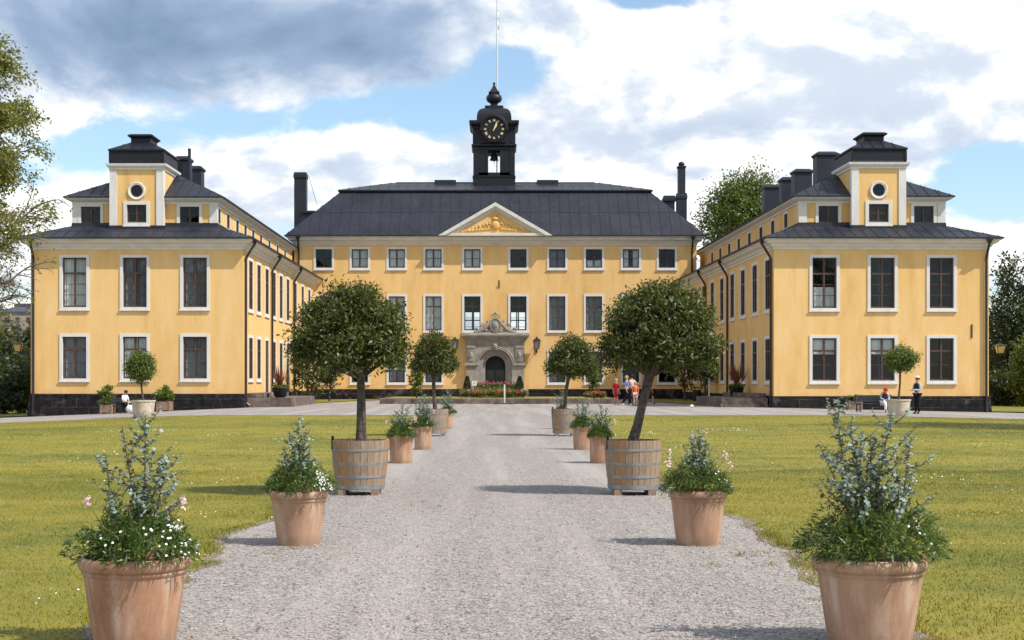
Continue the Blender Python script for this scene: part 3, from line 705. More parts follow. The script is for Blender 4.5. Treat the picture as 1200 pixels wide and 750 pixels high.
def clock_tower(root, tx, ty):
    m = MB()
    def rg(prof, hw=0, **k): m.ring(tx, tx, ty, ty, prof, **k)
    rg([(1.75, 17.3), (1.75, 18.45), (1.80, 18.48), (1.80, 18.58), (1.70, 18.62)])
    # belfry piers with openings on all sides
    o = .50
    for sx in (-1, 1):
        for sy in (-1, 1):
            m.box(tx + sx * o, tx + sx * 1.70, min(ty + sy * o, ty + sy * 1.70), max(ty + sy * o, ty + sy * 1.70), 18.60, 20.74)
    m.box(tx - 1.7, tx + 1.7, ty - 1.7, ty + 1.7, 18.40, 18.86)
    m.ring(tx, tx, ty, ty, [(1.70, 20.72), (1.70, 20.97), (1.80, 21.0), (1.88, 21.08), (1.88, 21.18), (1.76, 21.24), (1.74, 22.40), (1.80, 22.50), (1.84, 22.66), (2.0, 22.80), (2.07, 22.95), (2.07, 23.16), (1.60, 23.22), (1.46, 23.26),
        (1.44, 23.62), (1.40, 23.86), (1.32, 24.06), (1.18, 24.22), (.98, 24.34), (.78, 24.40), (.78, 24.60), (.70, 24.64), (.52, 24.68)], cap0=True, cap1=True)
    # corner pilasters and door frame strips
    for sx in (-1, 1):
        for y in (ty - 1.74,):
            m.box(tx + sx * 1.30, tx + sx * 1.735, y, y + .10, 18.64, 20.95); m.box(tx + sx * 1.36, tx + sx * 1.78, y - .04, y + .1, 21.26, 22.38)
            m.box(tx + sx * .50, tx + sx * .68, y, y + .10, 18.87, 20.80)
            m.box(tx + sx * 1.34, tx + sx * 1.735, y - .06, y + .1, 18.64, 18.8); m.box(tx + sx * 1.34, tx + sx * 1.735, y - .06, y + .1, 20.75, 20.94)
    m.box(tx - .68, tx + .68, ty - 1.74, ty - 1.62, 20.76, 20.92)
    m.box(tx - .95, tx + .95, ty - 2.0, ty - 1.7, 21.32, 21.44)
    # arched hood over the dial
    for r0, y0, th in ((1.02, -2.16, .10), (1.12, -2.2, .07)):
        m.tube([(tx - r0 * math.cos(t), ty + y0, 22.42 + r0 * math.sin(t)) for t in np.linspace(-.15, PI + .15, 25)], th, 6)
    n = 32
    vs = [(tx + 1.06 * math.cos(2 * PI * i / n), ty - 2.10, 22.40 + 1.06 * math.sin(2 * PI * i / n)) for i in range(n)]
    vs += [(x, ty - 1.6, z) for x, y, z in vs]
    m.add(vs, [tuple(range(n))] + [(i, (i + 1) % n, (i + 1) % n + n, i + n) for i in range(n)])
    # pinnacle: neck, onion, spirelet
    m.lathe([(.44, 24.66), (.34, 24.74), (.30, 24.86), (.36, 24.96), (.55, 25.06), (.66, 25.24), (.67, 25.40), (.60, 25.58), (.44, 25.72), (.40, 25.78)], 20, tx, ty)
    m.ring(tx, tx, ty, ty, [(.46, 25.76), (.46, 25.84), (.40, 25.87), (.24, 26.10), (.10, 26.40), (.06, 26.55)], cap0=True, cap1=True); m.ball((tx, ty, 26.62), .11)
    tw = m.build('clock_tower', M['black_metal'], root, smooth=False)
    f = MB(); f.add([(tx + .90 * math.cos(2 * PI * i / 40), ty - 2.125, 22.40 + .90 * math.sin(2 * PI * i / 40)) for i in range(40)], [tuple(range(40))])
    f.build('clock_face', M['black_metal'], tw)
    nu = MB(); yy = ty - 2.15
    def stroke(ca, x0, r0, x1, r1, w=.035):
        u = Vector((math.sin(ca), 0, math.cos(ca))); s = Vector((math.cos(ca), 0, -math.sin(ca))); c = Vector((tx, yy, 22.40))
        nu.bar(c + u * r0 + s * x0, c + u * r1 + s * x1, w, .02, up=(0, 1, 0))
    R_ = {1: 'I', 2: 'II', 3: 'III', 4: 'IIII', 5: 'V', 6: 'VI', 7: 'VII', 8: 'VIII', 9: 'IX', 10: 'X', 11: 'XI', 12: 'XII'}
    wd = {'I': .055, 'V': .11, 'X': .11}
    for hno, s in R_.items():
        a = hno * PI / 6; tot = sum(wd[c] for c in s); x = -tot / 2
        for c in s:
            q = wd[c]; xc = x + q / 2; x += q
            if c == 'I': stroke(a, xc, .64, xc, .84)
            elif c == 'V': stroke(a, xc - .04, .84, xc, .64); stroke(a, xc + .04, .84, xc, .64, .028)
            else: stroke(a, xc - .045, .84, xc + .045, .64); stroke(a, xc + .045, .84, xc - .045, .64, .028)
    nu.build('numerals', M['gold'], tw)
    for ang, L, w, dy in ((R(32), .52, .13, -2.18), (R(22), .78, .10, -2.21)):
        h = MB(); u = Vector((math.sin(ang), 0, math.cos(ang))); s = Vector((math.cos(ang), 0, -math.sin(ang))); c = Vector((tx, ty + dy, 22.40))
        P = [c - u * .16 - s * .03, c - u * .16 + s * .03, c + u * L * .55 + s * w / 2, c + u * L, c + u * L * .55 - s * w / 2]
        h.add(P + [p + Vector((0, .015, 0)) for p in P], [(0, 1, 2, 3, 4), (9, 8, 7, 6, 5)] + [(i, (i + 1) % 5, (i + 1) % 5 + 5, i + 5) for i in range(5)])
        h.build('clock_hand', M['gold'], tw)
    b = MB(); b.lathe([(.37, 19.98), (.36, 20.03), (.29, 20.16), (.25, 20.36), (.22, 20.52), (.12, 20.60), (.04, 20.62), (.04, 20.76)], 18, tx, ty - .9); b.ball((tx, ty - .9, 19.94), .07); b.tube([(tx, ty - .9, 19.9), (tx, ty - .9, 19.55)], .015, 5)
    b.box(tx - .5, tx + .5, ty - .97, ty - .83, 20.58, 20.73)
    b.build('bell', M['black_metal'], tw, smooth=True)

# ------------------------------------------------------------------ wings
def wing(name, label, loc, rz, s, L, vs, doors, pipes, chims, curt_up, curt_lo, cxs, tower_u, aw):
    """s = +1: the wing reaches to +x from its inner front corner; -1: to -x."""
    root = thing(name, label, 'building', loc, rz, 'front wings of the palace')
    W = 12.0
    X0, X1 = (0, W) if s > 0 else (-W, 0)
    FR = Matrix.Identity(4)                                       # front wall frame
    INN = Matrix.Rotation(-s * PI / 2, 4, 'Z')                    # inner wall: local x runs with/against depth
    def inner(v, z): return Matrix.Translation((0, v, z)) @ Matrix.Rotation(-s * PI / 2, 4, 'Z')
    up, lo = (5.65, 2.80), (1.62, 2.36)
    hw = 1.35 / 2 + .02
    hol = []
    for u in cxs:
        for z, h in (up, lo): hol.append((s * u - hw, s * u + hw, z - .02, z + h + .02))
    mb = MB(); wall(mb, FR, X0, X1, -1.4, 9.0, hol)
    hol2 = []
    for i, v in enumerate(vs):
        t = -s * v
        hol2.append((t - hw, t + hw, up[0] - .02, up[0] + up[1] + .02))
        z0 = .62 if i in doors else lo[0]
        hol2.append((t - hw, t + hw, z0 - .02, lo[0] + lo[1] + .02))
    a, b = sorted((0, -s * L)); wall(mb, INN, a, b, -1.0, 9.0, hol2)
    mb.quad((s * W, 0, -1.4), (s * W, L, -1.4), (s * W, L, 9.0), (s * W, 0, 9.0)); mb.quad((0, L, -1.4), (s * W, L, -1.4), (s * W, L, 9.0), (0, L, 9.0))
    mb.build('wall', M['plaster'], root)
    fl = MB(); fl.box(X0 + .1, X1 - .1, .3, L - .3, .3, .5); fl.box(X0 + .1, X1 - .1, .25, L - .3, 4.5, 4.75); fl.box(X0 + .1, X1 - .1, .25, L - .3, 9.0, 9.2)
    fl.box(s * 6.0 - .1, s * 6.0 + .1, .3, L - .3, .5, 9.0)
    for y in (4.2, 13.4, 22.6): fl.box(X0 + .1, X1 - .1, y, y + .2, .5, 9.0)
    fl.build('inner_floor', M['dark_void'], root)
    pl = MB(); pl.ring(X0, X1, 0, L, [(.22, -1.6), (.12, .1), (.07, .70), (.0, .76), (-.05, .76)]); pl.build('plinth', M['plinth'], root)
    co = MB(); co.ring(X0, X1, 0, L, [(-.02, 8.90), (.05, 8.90), (.05, 9.02), (.14, 9.07), (.18, 9.18), (.40, 9.28), (.44, 9.36), (.54, 9.40), (.54, 9.47), (-.02, 9.47)]); co.build('cornice', M['cornice'], root)
    AI = 1.85                                                     # inset of the attic
    rf = MB(); rf.ring(X0, X1, 0, L, [(.45, 9.472), (.64, 9.472), (.64, 9.55), (-AI + .02, 10.44)])
    x0, x1 = X0 - .64, X1 + .64; q = AI + .64
    ribs(rf, (x0, -.64, 9.55), (x1, -.64, 9.55), (x1 - q, AI, 10.44), (x0 + q, AI, 10.44), .62, .03, .03)
    ribs(rf, (X0 - .64, L + .64, 9.55), (X0 - .64, -.64, 9.55), (X0 + AI, AI, 10.44), (X0 + AI, L - AI, 10.44), .62); ribs(rf, (X1 + .64, -.64, 9.55), (X1 + .64, L + .64, 9.55), (X1 - AI, L - AI, 10.44), (X1 - AI, AI, 10.44), .62)
    rf.ring(X0 + AI, X1 - AI, AI, L - AI, [(.08, 10.40), (.06, 10.60), (-.02, 10.63)])
    rf.build('skirt_roof', M['roof'], root)
    # attic storey
    A0, A1 = X0 + AI, X1 - AI
    at = MB(); h3 = [(s * tower_u - 1.3, s * tower_u + 1.3, 10.35, 11.9)]
    for u in aw: h3.append((s * u - .585, s * u + .585, 10.55, 11.57))
    wall(at, Matrix.Translation((0, AI, 0)), A0, A1, 10.3, 11.95, h3)
    avs = [v for v in vs if v > AI + .4 and v < L - AI - .4]
    h4 = [(-s * v - .495, -s * v + .495, 10.63, 11.52) for v in avs]
    a, b = sorted((-s * AI, -s * (L - AI))); wall(at, Matrix.Translation((s * AI, 0, 0)) @ INN, a, b, 10.3, 11.95, h4)
    at.quad((s * (W - AI), AI, 10.3), (s * (W - AI), L - AI, 10.3), (s * (W - AI), L - AI, 11.95), (s * (W - AI), AI, 11.95)); at.quad((A0, L - AI, 10.3), (A1, L - AI, 10.3), (A1, L - AI, 11.95), (A0, L - AI, 11.95))
    attic = at.build('attic_wall', M['plaster'], root)
    tr = MB(); tr.ring(A0, A1, AI, L - AI, [(-.02, 11.70), (.05, 11.70), (.05, 11.80), (.22, 11.88), (.34, 11.94), (.36, 12.02), (-.02, 12.02)])
    for x, d in ((A0, 1), (A1, -1)): tr.box(x - d * .04, x + d * .42, AI - .04, AI + .3, 10.5, 11.72)
    tr.build('attic_cornice', M['white'], root)
    ar = MB(); HWA = (A1 - A0) / 2
    ar.ring(A0, A1, AI, L - AI, [(.30, 12.022), (.46, 12.022), (.46, 12.09), (-HWA + .01, 14.45)])
    e = .46; zz = 12.09; xm = (A0 + A1) / 2; r = HWA + e - .01
    ribs(ar, (A0 - e, AI - e, zz), (A1 + e, AI - e, zz), (xm, AI - e + r, 14.45), (xm, AI - e + r, 14.45), .62, .032, .03)
    for sx, ex in ((-1, A0 - e), (1, A1 + e)):
        ribs(ar, (ex, AI - e, zz) if sx > 0 else (ex, L - AI + e, zz), (ex, L - AI + e, zz) if sx > 0 else (ex, AI - e, zz), (xm, L - AI - HWA, 14.45) if sx > 0 else (xm, AI + HWA, 14.45), (xm, AI + HWA, 14.45) if sx > 0 else (xm, L - AI - HWA, 14.45), .62, .032, .03)
    aroof = ar.build('attic_roof', M['roof'], root)
    for (u, y, w, z1, cap) in chims:
        c = MB(); x = s * u
        c.ring(x - w / 2, x + w / 2, y - .5, y + .5, [(0, 13.2), (0, z1 - .35), (.09, z1 - .28), (.09, z1 - .16), (-w * .12, z1)], cap1=True) if cap else c.tube([(x, y, 13.2), (x, y, z1)], w / 2, 10)
        c.build('chimney', M['roof'], aroof)
    # front gable tower
    tu = s * tower_u; T0, T1 = tu - 1.52, tu + 1.52; D0, D1 = AI - .54, AI + 3.0
    tw = MB()
    rw, rcz = .37, 12.38
    wall(tw, Matrix.Translation((0, D0, 0)), T0, T1, 10.15, 13.7, [(tu - .585, tu + .585, 10.55, 11.62), (tu - .42, tu + .42, 12.0, 12.76)])
    n = 24
    # fill between the square cut and the round opening
    sq = [(.42, 0), (.42, .38), (0, .38), (-.42, .38), (-.42, 0), (-.42, -.38), (0, -.38), (.42, -.38)]
    ci = [(tu + rw * math.cos(2 * PI * i / n), D0, rcz + rw * math.sin(2 * PI * i / n)) for i in range(n)]
    def sqp(a):
        c, d = math.cos(a), math.sin(a); k = min(.42 / abs(c) if abs(c) > 1e-6 else 9, .38 / abs(d) if abs(d) > 1e-6 else 9)
        return (tu + c * k, D0, rcz + d * k)
    so = [sqp(2 * PI * i / n) for i in range(n)]
    tw.add(ci + so, [(i, (i + 1) % n, (i + 1) % n + n, i + n) for i in range(n)])
    tw.quad((T0, D0, 10.15), (T0, D1, 10.15), (T0, D1, 13.7), (T0, D0, 13.7)); tw.quad((T1, D0, 10.15), (T1, D1, 10.15), (T1, D1, 13.7), (T1, D0, 13.7)); tw.quad((T0, D1, 10.4), (T1, D1, 10.4), (T1, D1, 13.7), (T0, D1, 13.7))
    tower = tw.build('roof_turret', M['plaster'], root)
    tt = MB()
    for x, d in ((T0, 1), (T1, -1)): tt.box(x - d * .03, x + d * .385, D0 - .06, D0 + .34, 10.36, 13.62)
    tt.ring(T0, T1, D0, D1, [(-.02, 13.60), (.06, 13.60), (.06, 13.70), (.12, 13.74), (.20, 13.82), (.22, 13.94), (-.02, 13.94)]); tt.build('turret_trim', M['white'], tower)
    tr2 = MB(); tr2.ring(T0, T1, D0, D1, [(.17, 13.942), (.06, 13.97), (.04, 14.05), (.03, 14.60), (.07, 14.65), (.11, 14.70), (.11, 14.77), (-1.0, 15.36)], cap1=True)
    for x in (T0, T1): tr2.box(x - .07, x + .07, D0 - .07, D0 + .07, 14.05, 14.62)
    ribs(tr2, (T0 - .11, D0 - .11, 14.77), (T1 + .11, D0 - .11, 14.77), (T1 - 1.0, D0 + 1.0, 15.36), (T0 + 1.0, D0 + 1.0, 15.36), .6, .04, .03)
    tr2.ring(T0 + .95, T1 - .95, D0 + .95, D1 - .95, [(0, 15.2), (0, 15.55), (.06, 15.62), (.16, 15.67), (.16, 15.75), (.02, 15.82)], cap1=True)
    tr2.build('turret_roof', M['black_metal'], tower)
    tf = MB(); tf.ring(T0, T1, D0, D0 + .4, [(.09, 10.1), (.08, 10.40), (-.02, 10.42)]); tf.build('flashing', M['roof'], tower)
    # round window
    rwm = MB(); ring_prof = [(rw - .01, .14), (rw - .01, -.06), (rw + .11, -.09), (rw + .14, -.05), (rw + .14, .02)]
    k = 32; vsr = []
    for r_, y in ring_prof: vsr += [(r_ * math.cos(2 * PI * i / k), y, r_ * math.sin(2 * PI * i / k)) for i in range(k)]
    rwm.add(vsr, [(j * k + i, j * k + (i + 1) % k, (j + 1) * k + (i + 1) % k, (j + 1) * k + i) for j in range(len(ring_prof) - 1) for i in range(k)])
    ro = link('round_window', rwm.mesh('round_window', M['white']), tower, Matrix.Translation((tu, D0, rcz)))
    g = MB(); g.add([(rw * math.cos(2 * PI * i / k), .10, rw * math.sin(2 * PI * i / k)) for i in range(k)], [tuple(range(k))]); g.build('pane', M['glass'], ro)
    g = MB(); g.tube([((rw - .03) * math.cos(2 * PI * i / k), .08, (rw - .03) * math.sin(2 * PI * i / k)) for i in range(k + 1)], .035, 6); g.build('sash', M['sash'], ro)
    window(tower, Matrix.Translation((tu, D0, 10.57)), 1.13, 1.03, .19, 'sash', None, 1, None)
    for u in aw: 
        if abs(u - tower_u) > 2: window(root, Matrix.Translation((s * u, AI, 10.57)), 1.13, .98, .17, 'sash', None, 0, None, sill=False)
    # main windows
    for i, u in enumerate(cxs):
        window(root, Matrix.Translation((s * u, 0, up[0])), 1.35, up[1], .165, 'sash', .685, 2, curt_up[i])
        window(root, Matrix.Translation((s * u, 0, lo[0])), 1.35, lo[1], .165, 'sash', .70, 1, curt_lo[i])
    for i, v in enumerate(vs):
        window(root, inner(v, up[0]), 1.35, up[1], .18, 'sash', .685, 2, 'net' if s < 0 else None, .03, sash_depth=.035)
        if i in doors:
            z0 = .62; hh = lo[0] + lo[1] - z0
            d = MB(); d.box(-.85, -.675, -.03, .06, 0, hh + .17); d.box(.675, .85, -.03, .06, 0, hh + .17); d.box(-.675, .675, -.03, .06, hh, hh + .17)
            do = link('door', d.mesh('door', M['white']), root, inner(v, z0))
            e_ = MB(); e_.box(-.67, .67, .025, .09, .005, hh - .005)
            for sx in (-1, 1):
                for zq in (.15, 1.25, 2.35): e_.box(sx * .1, sx * .58, .008, .03, zq, min(zq + .9, hh - .1))
            e_.box(-.03, .03, .0, .03, .01, hh - .01); e_.build('door_leaf', M['sash'], do)
        else: window(root, inner(v, lo[0]), 1.35, lo[1], .18, 'sash', .70, 1, 'net' if s < 0 else None, .03, sash_depth=.035)
    for v in avs: window(root, Matrix.Translation((s * AI, 0, 0)) @ inner(v, 10.65), .95, .85, .13, 'sash', None, 0, None, .025, sill=False, sash_depth=.035)
    # drainpipes on the inner wall, and at both front corners
    zb = gh(loc[0], loc[1]) + .05
    for v in pipes:
        m = MB(); m.tube([(-s * d, v, z) for d, z in pipe_pts(.60, 9.50, .08)], .07, 8)
        m.ring(-s * .6 - .1, -s * .6 + .1, v - .1, v + .1, [(-.04, 9.2), (.05, 9.42), (.05, 9.5)]); m.build('drainpipe', M['pipe'], root)
    zo = gh(loc[0] + s * 12, loc[1])
    m = MB(); m.tube([(s * (W - .17), -d, z) for d, z in pipe_pts(.60, 9.50, zo + .1)], .07, 8); m.ring(s * (W - .17) - .1, s * (W - .17) + .1, -.7, -.5, [(-.04, 9.2), (.05, 9.42), (.05, 9.5)]); m.build('drainpipe', M['pipe'], root)
    if s > 0:
        m = MB(); m.box(s * 11.05 - .03, s * 11.05 + .03, -.05, 0, 4.0, 4.75); m.build('wall_anchor', M['pipe'], root)
    # conductor strip along the foot of the outer wall
    return root

palace()
wl_vs = [2.5, 5.4, 8.5, 11.4, 14.4, 17.6, 21.3, 25.2, 29.0]
wing('palace_wing', 'yellow two storey wing whose long courtyard wall is in full sun', (-14.13, 81.0, 0), 0.0, -1, 39.0, wl_vs, (2, 5), (.30, 10.0, 20.0),
     [(6.2, 13.2, .90, 16.2, True), (6.25, 17.8, .75, 16.25, True), (5.64, 12.3, .2, 16.6, False)], ['net', 'net', 'full'], ['net', 'full', 'net'], (2.72, 6.12, 9.53), 6.34, (3.42, 9.13))
wr_vs = [1.6, 5.3, 9.0, 12.6, 16.4, 20.2, 23.9, 27.6, 31.2]
wing('palace_wing', 'yellow two storey wing whose long courtyard wall is in shade', (15.58, 79.6, -.12), R(0.9), 1, 39.0, wr_vs, (), (.30, 13.9, 22.6),
     [(6.2, 13.4, 1.4, 16.45, True), (6.25, 20.3, 1.25, 16.35, True), (6.2, 25.0, .85, 16.45, True), (6.1, 29.8, 1.2, 16.55, True)], ['low', None, None], ['blind', 'blind', None], (2.82, 6.06, 9.36), 6.22, (3.5, 8.95))
# ------------------------------------------------------------------ ground
def grid_sheet(name, xs, ys, mat, dz=0.0, hf=None, smooth=True):
    Xg, Yg = np.meshgrid(xs, ys, indexing='ij')
    Z = ground_h(Xg, Yg) + dz
    if hf is not None: Z = Z + hf(Xg, Yg)
    V = np.stack([Xg, Yg, Z], -1).reshape(-1, 3); nx, ny = len(xs), len(ys)
    i, j = np.meshgrid(np.arange(nx - 1), np.arange(ny - 1), indexing='ij'); a = (i * ny + j).ravel()
    return link(name, np_mesh(name, V, np.stack([a, a + ny, a + ny + 1, a + 1], 1), mat, smooth))
far = [-3000, -1500, -700, -350, -200, -130, -90]
xs = np.array(far + list(np.arange(-70, 70.1, 2.0)) + [-q for q in far[::-1]])
ys = np.array([-300, -100, -40, -15, -5] + list(np.arange(0, 140, 2.0)) + [150, 170, 200, 260, 350, 500, 900, 1800, 3500])
tag(grid_sheet('lawn_ground', xs, ys, M['lawn']), kind='structure')

def edge_x(side, Y):
    """edge of the gravel walk (x) on either side, ragged like the photograph's."""
    Y = np.asarray(Y, float)
    c = 0.03 + 0.0022 * Y
    out = []
    for y in np.atleast_1d(Y):
        w = 2.46 + 0.18 * noise.noise(Vector((side * 7.1, y * 0.55, 0))) + 0.10 * noise.noise(Vector((side * 3.3, y * 2.1, 4))) + .05 * noise.noise(Vector((side * 3.3, y * 7.1, 9)))
        # grass pushes in beside the second pots, worn corner before them
        w -= 0.13 * math.exp(-((y - 10.6) / 0.8) ** 2)
        w += 0.16 * math.exp(-((y - 13.8) / 1.2) ** 2)
        out.append(w * side)
    return c + np.array(out)
def far_edge(X):
    return 61.5 + 0.35 * np.sin(X * 0.35) * 0.3
gy = np.concatenate([np.arange(1.0, 30, 0.09), np.arange(30, 62.01, 0.4)])
L_, R_e = edge_x(-1, gy), edge_x(1, gy)
K = 9
T = np.linspace(0, 1, K)
GX = L_[:, None] * (1 - T) + R_e[:, None] * T; GY = np.repeat(gy[:, None], K, 1)
V = np.stack([GX, GY, ground_h(GX, GY) + 0.006], -1).reshape(-1, 3)
i, j = np.meshgrid(np.arange(len(gy) - 1), np.arange(K - 1), indexing='ij'); a = (i * K + j).ravel()
walk = link('gravel_walk', np_mesh('gravel_walk', V, np.stack([a, a + 1, a + K + 1, a + K], 1), M['gravel'])); tag(walk, kind='structure')
tag(grid_sheet('gravel_forecourt', np.arange(-90, 90.1, 2.0), np.concatenate([[61.5], np.arange(62, 128.1, 2.0)]), M['gravel'], 0.010), kind='structure')
# trodden soil showing between turf and gravel
for side in (-1, 1):
    y = np.arange(5, 40, 0.12); e = edge_x(side, y)
    w1 = np.array([0.05 + 0.10 * max(0, noise.noise(Vector((side * 9.7, q * 1.3, 1)))) for q in y]); w2 = np.array([0.03 + 0.12 * max(0, noise.noise(Vector((side * 5.7, q * 1.9, 2)))) for q in y])
    V = np.concatenate([np.stack([e - side * w2, y, ground_h(e, y) + 0.010], 1), np.stack([e + side * w1, y, ground_h(e, y) + 0.012], 1)])
    n = len(y); k = np.arange(n - 1)
    tag(link('soil_edge', np_mesh('soil_edge', V, np.stack([k, k + 1, k + 1 + n, k + n], 1), M['dirt'])), kind='structure')

def in_gravel(X, Y):
    return (X > edge_lo(Y)) & (X < edge_hi(Y))
_ty = np.arange(0, 80, 0.05); _tl, _tr = edge_x(-1, _ty), edge_x(1, _ty)
def edge_lo(Y): return np.interp(Y, _ty, _tl)
def edge_hi(Y): return np.interp(Y, _ty, _tr)

# grass blades on the lawn
def scatter_lawn(n, y0, y1, power):
    Y = y0 + (y1 - y0) * rng.random(n) ** power
    X = (rng.random(n) * 2 - 1) * (0.40 * Y + 2.0) + 0.3
    ok = ((X < edge_lo(Y) + 0.02) | (X > edge_hi(Y) - 0.02)) & (Y < 61.6)
    return X[ok], Y[ok]
def blades(name, n, y0, y1, h, w, power=1.0):
    X, Y = scatter_lawn(n, y0, y1, power)
    k = len(X); P = np.stack([X, Y, ground_h(X, Y) - 0.003], 1)
    D = np.stack([rng.normal(0, .38, k), rng.normal(0, .38, k), np.ones(k)], 1); N = rand_dirs(k)
    pn = np.array([noise.noise(Vector((x * .9, y * .9, 0))) for x, y in zip(X, Y)])
    edge = np.exp(-np.minimum(np.abs(X - edge_lo(Y)), np.abs(X - edge_hi(Y))) / 0.10)
    H = h * (0.55 + 0.75 * rng.random(k)) * (1 + 0.5 * pn + 0.5 * edge)
    return leaves(name, P, D, N, H, w * (0.7 + .6 * rng.random(k)), M['blades'], 'blade', droop=.25)
g = link('mown_grass', blades('mown_grass', 380000, 6.5, 24, 0.021, 0.0080, 0.8)); tag(g, kind='stuff')
g = link('distant_grass', blades('distant_grass', 200000, 23, 61.6, 0.020, 0.020, 0.9)); tag(g, kind='stuff')
# longer fringe where the mower misses the edge
k = 46000; Y = 6.8 + 26 * rng.random(k) ** 1.4; sd_ = rng.random(k) < .5
E = np.where(sd_, edge_lo(Y), edge_hi(Y)); X = E + np.where(sd_, -1, 1) * (rng.normal(.05, .055, k))
pn = np.array([noise.noise(Vector((x * 1.7, y * 1.7, 3))) for x, y in zip(X, Y)]); ok = pn > -.12; X, Y, pn = X[ok], Y[ok], pn[ok]; k = len(X)
P = np.stack([X, Y, ground_h(X, Y)], 1)
tag(link('edge_grass', leaves('edge_grass', P, np.stack([rng.normal(0, .5, k), rng.normal(0, .5, k), np.ones(k)], 1), rand_dirs(k), (.025 + .05 * np.maximum(pn + .1, 0)) * (.5 + .8 * rng.random(k)), .0065, M['blades'], 'blade', droop=.3)), kind='stuff')
# stray tufts in the gravel
k = 90; Pn = []
for q in range(k):
    side = random.choice((-1, 1)); y = random.uniform(8, 30); e = float(edge_x(side, np.array([y]))[0]); Pn.append((e - side * abs(random.gauss(0, .28)), y))
for (x, y, nn) in ((2.35, 12.3, 10), (2.15, 11.6, 6), (-1.95, 12.6, 4), (-.95, 17.2, 3)):
    for q in range(nn): Pn.append((x + random.gauss(0, .16), y + random.gauss(0, .14)))
Pn = np.array(Pn); Q = np.repeat(Pn, 26, 0) + rng.normal(0, .022, (len(Pn) * 26, 2)); k = len(Q)
P = np.stack([Q[:, 0], Q[:, 1], ground_h(Q[:, 0], Q[:, 1])], 1)
tag(link('grass_tufts', leaves('grass_tufts', P, np.stack([rng.normal(0, .6, k), rng.normal(0, .6, k), np.ones(k)], 1), rand_dirs(k), .035 * (.4 + rng.random(k)), .006, M['blades'], 'blade', droop=.3)), kind='stuff')
# clover flowers in drifts
X, Y = scatter_lawn(42000, 7, 45, 0.8)
dr = np.array([noise.noise(Vector((x * .35, y * .35, 5))) + .5 * noise.noise(Vector((x * 1.1, y * 1.1, 2))) for x, y in zip(X, Y)])
ok = (dr > 0.44) & (rng.random(len(X)) < .26) | (rng.random(len(X)) < .004); X, Y = X[ok], Y[ok]; k = len(X)
P = np.stack([X, Y, ground_h(X, Y) + .035 + .02 * rng.random(k)], 1)
D = np.stack([np.cos(q := rng.random(k) * 6.28), np.sin(q), np.zeros(k)], 1); N = unit(np.stack([rng.normal(0, .5, k), -np.ones(k) * .6, np.ones(k)], 1))
sz = (.011 + .0004 * Y) * (.6 + .7 * rng.random(k))
tag(link('clover_flowers', leaves('clover_flowers', P, D, N, sz, sz, M['clover'], 'round')), kind='stuff')
# loose stones
k = 60000; Y = 6.8 + 15 * rng.random(k) ** 1.5; X = edge_lo(Y) - .1 + (edge_hi(Y) - edge_lo(Y) + .2) * rng.random(k)
base = np.array([(1, 0, 0), (0, 1, 0), (-1, 0, 0), (0, -1, 0), (0, 0, .75), (0, 0, -.4)], float)
S = (.004 + .011 * rng.random(k) ** 3)[:, None, None] * (.65 + .7 * rng.random((k, 6, 1)))
Rz = rng.random(k) * 6.28; c_, s_ = np.cos(Rz)[:, None], np.sin(Rz)[:, None]
B = base[None] * S * np.array([1, .8, 1]); Bx = B[..., 0] * c_ - B[..., 1] * s_; By = B[..., 0] * s_ + B[..., 1] * c_
V = np.stack([Bx + X[:, None], By + Y[:, None], B[..., 2] + (ground_h(X, Y) + .009)[:, None]], -1).reshape(-1, 3)
T8 = np.array([(0, 1, 4), (1, 2, 4), (2, 3, 4), (3, 0, 4)]); Fc = (np.arange(k)[:, None, None] * 6 + T8[None]).reshape(-1, 3)
tag(link('gravel_stones', np_mesh('gravel_stones', V, Fc, M['stones'])), kind='stuff')

def flat_poly(name, pts, mat, dz, kind='structure'):
    m = MB(); m.add([(x, y, gh(x, y) + dz) for x, y in pts], [tuple(range(len(pts)))])
    return tag(m.build(name, mat), kind=kind)
flat_poly('grass_verge', [(-14.2, 87.0), (-12.0, 86.2), (-11.7, 92), (-11.0, 99), (-9.6, 106), (-7.8, 111), (-7.6, 114.2), (-14.5, 114.2)], M['lawn'], 0.05)
flat_poly('grass_verge', [(15.4, 86.0), (12.6, 85.4), (12.3, 91), (11.6, 98), (10.5, 103), (10.8, 108), (12.2, 114.2), (15, 114.2)], M['lawn'], 0.05)
flat_poly('grass_verge', [(27.8, 80), (60, 77), (70, 100), (60, 140), (27.8, 130)], M['lawn'], 0.06)
flat_poly('grass_verge', [(-26.6, 82), (-70, 84), (-70, 140), (-26.6, 140)], M['lawn'], 0.06)
# raised entrance lawn with its stone kerb
K0, K1, KY0, KY1, KZ = -7.25, 7.9, 91.6, 103.0, .36
flat = MB(); flat.box(K0 + .28, K1 - .28, KY0 + .28, KY1 - .28, .02, KZ - .015); tag(flat.build('terrace_lawn', M['lawn']), kind='structure')
kb = MB(); kb.ring(K0 + .3, K1 - .3, KY0 + .3, KY1 - .3, [(0, 0), (.0, KZ), (.27, KZ), (.30, KZ - .04), (.30, -.1)])
tag(kb.build('kerb_wall', M['granite']), 'low brown stone kerb wall round the raised lawn before the entrance door', 'kerb wall')

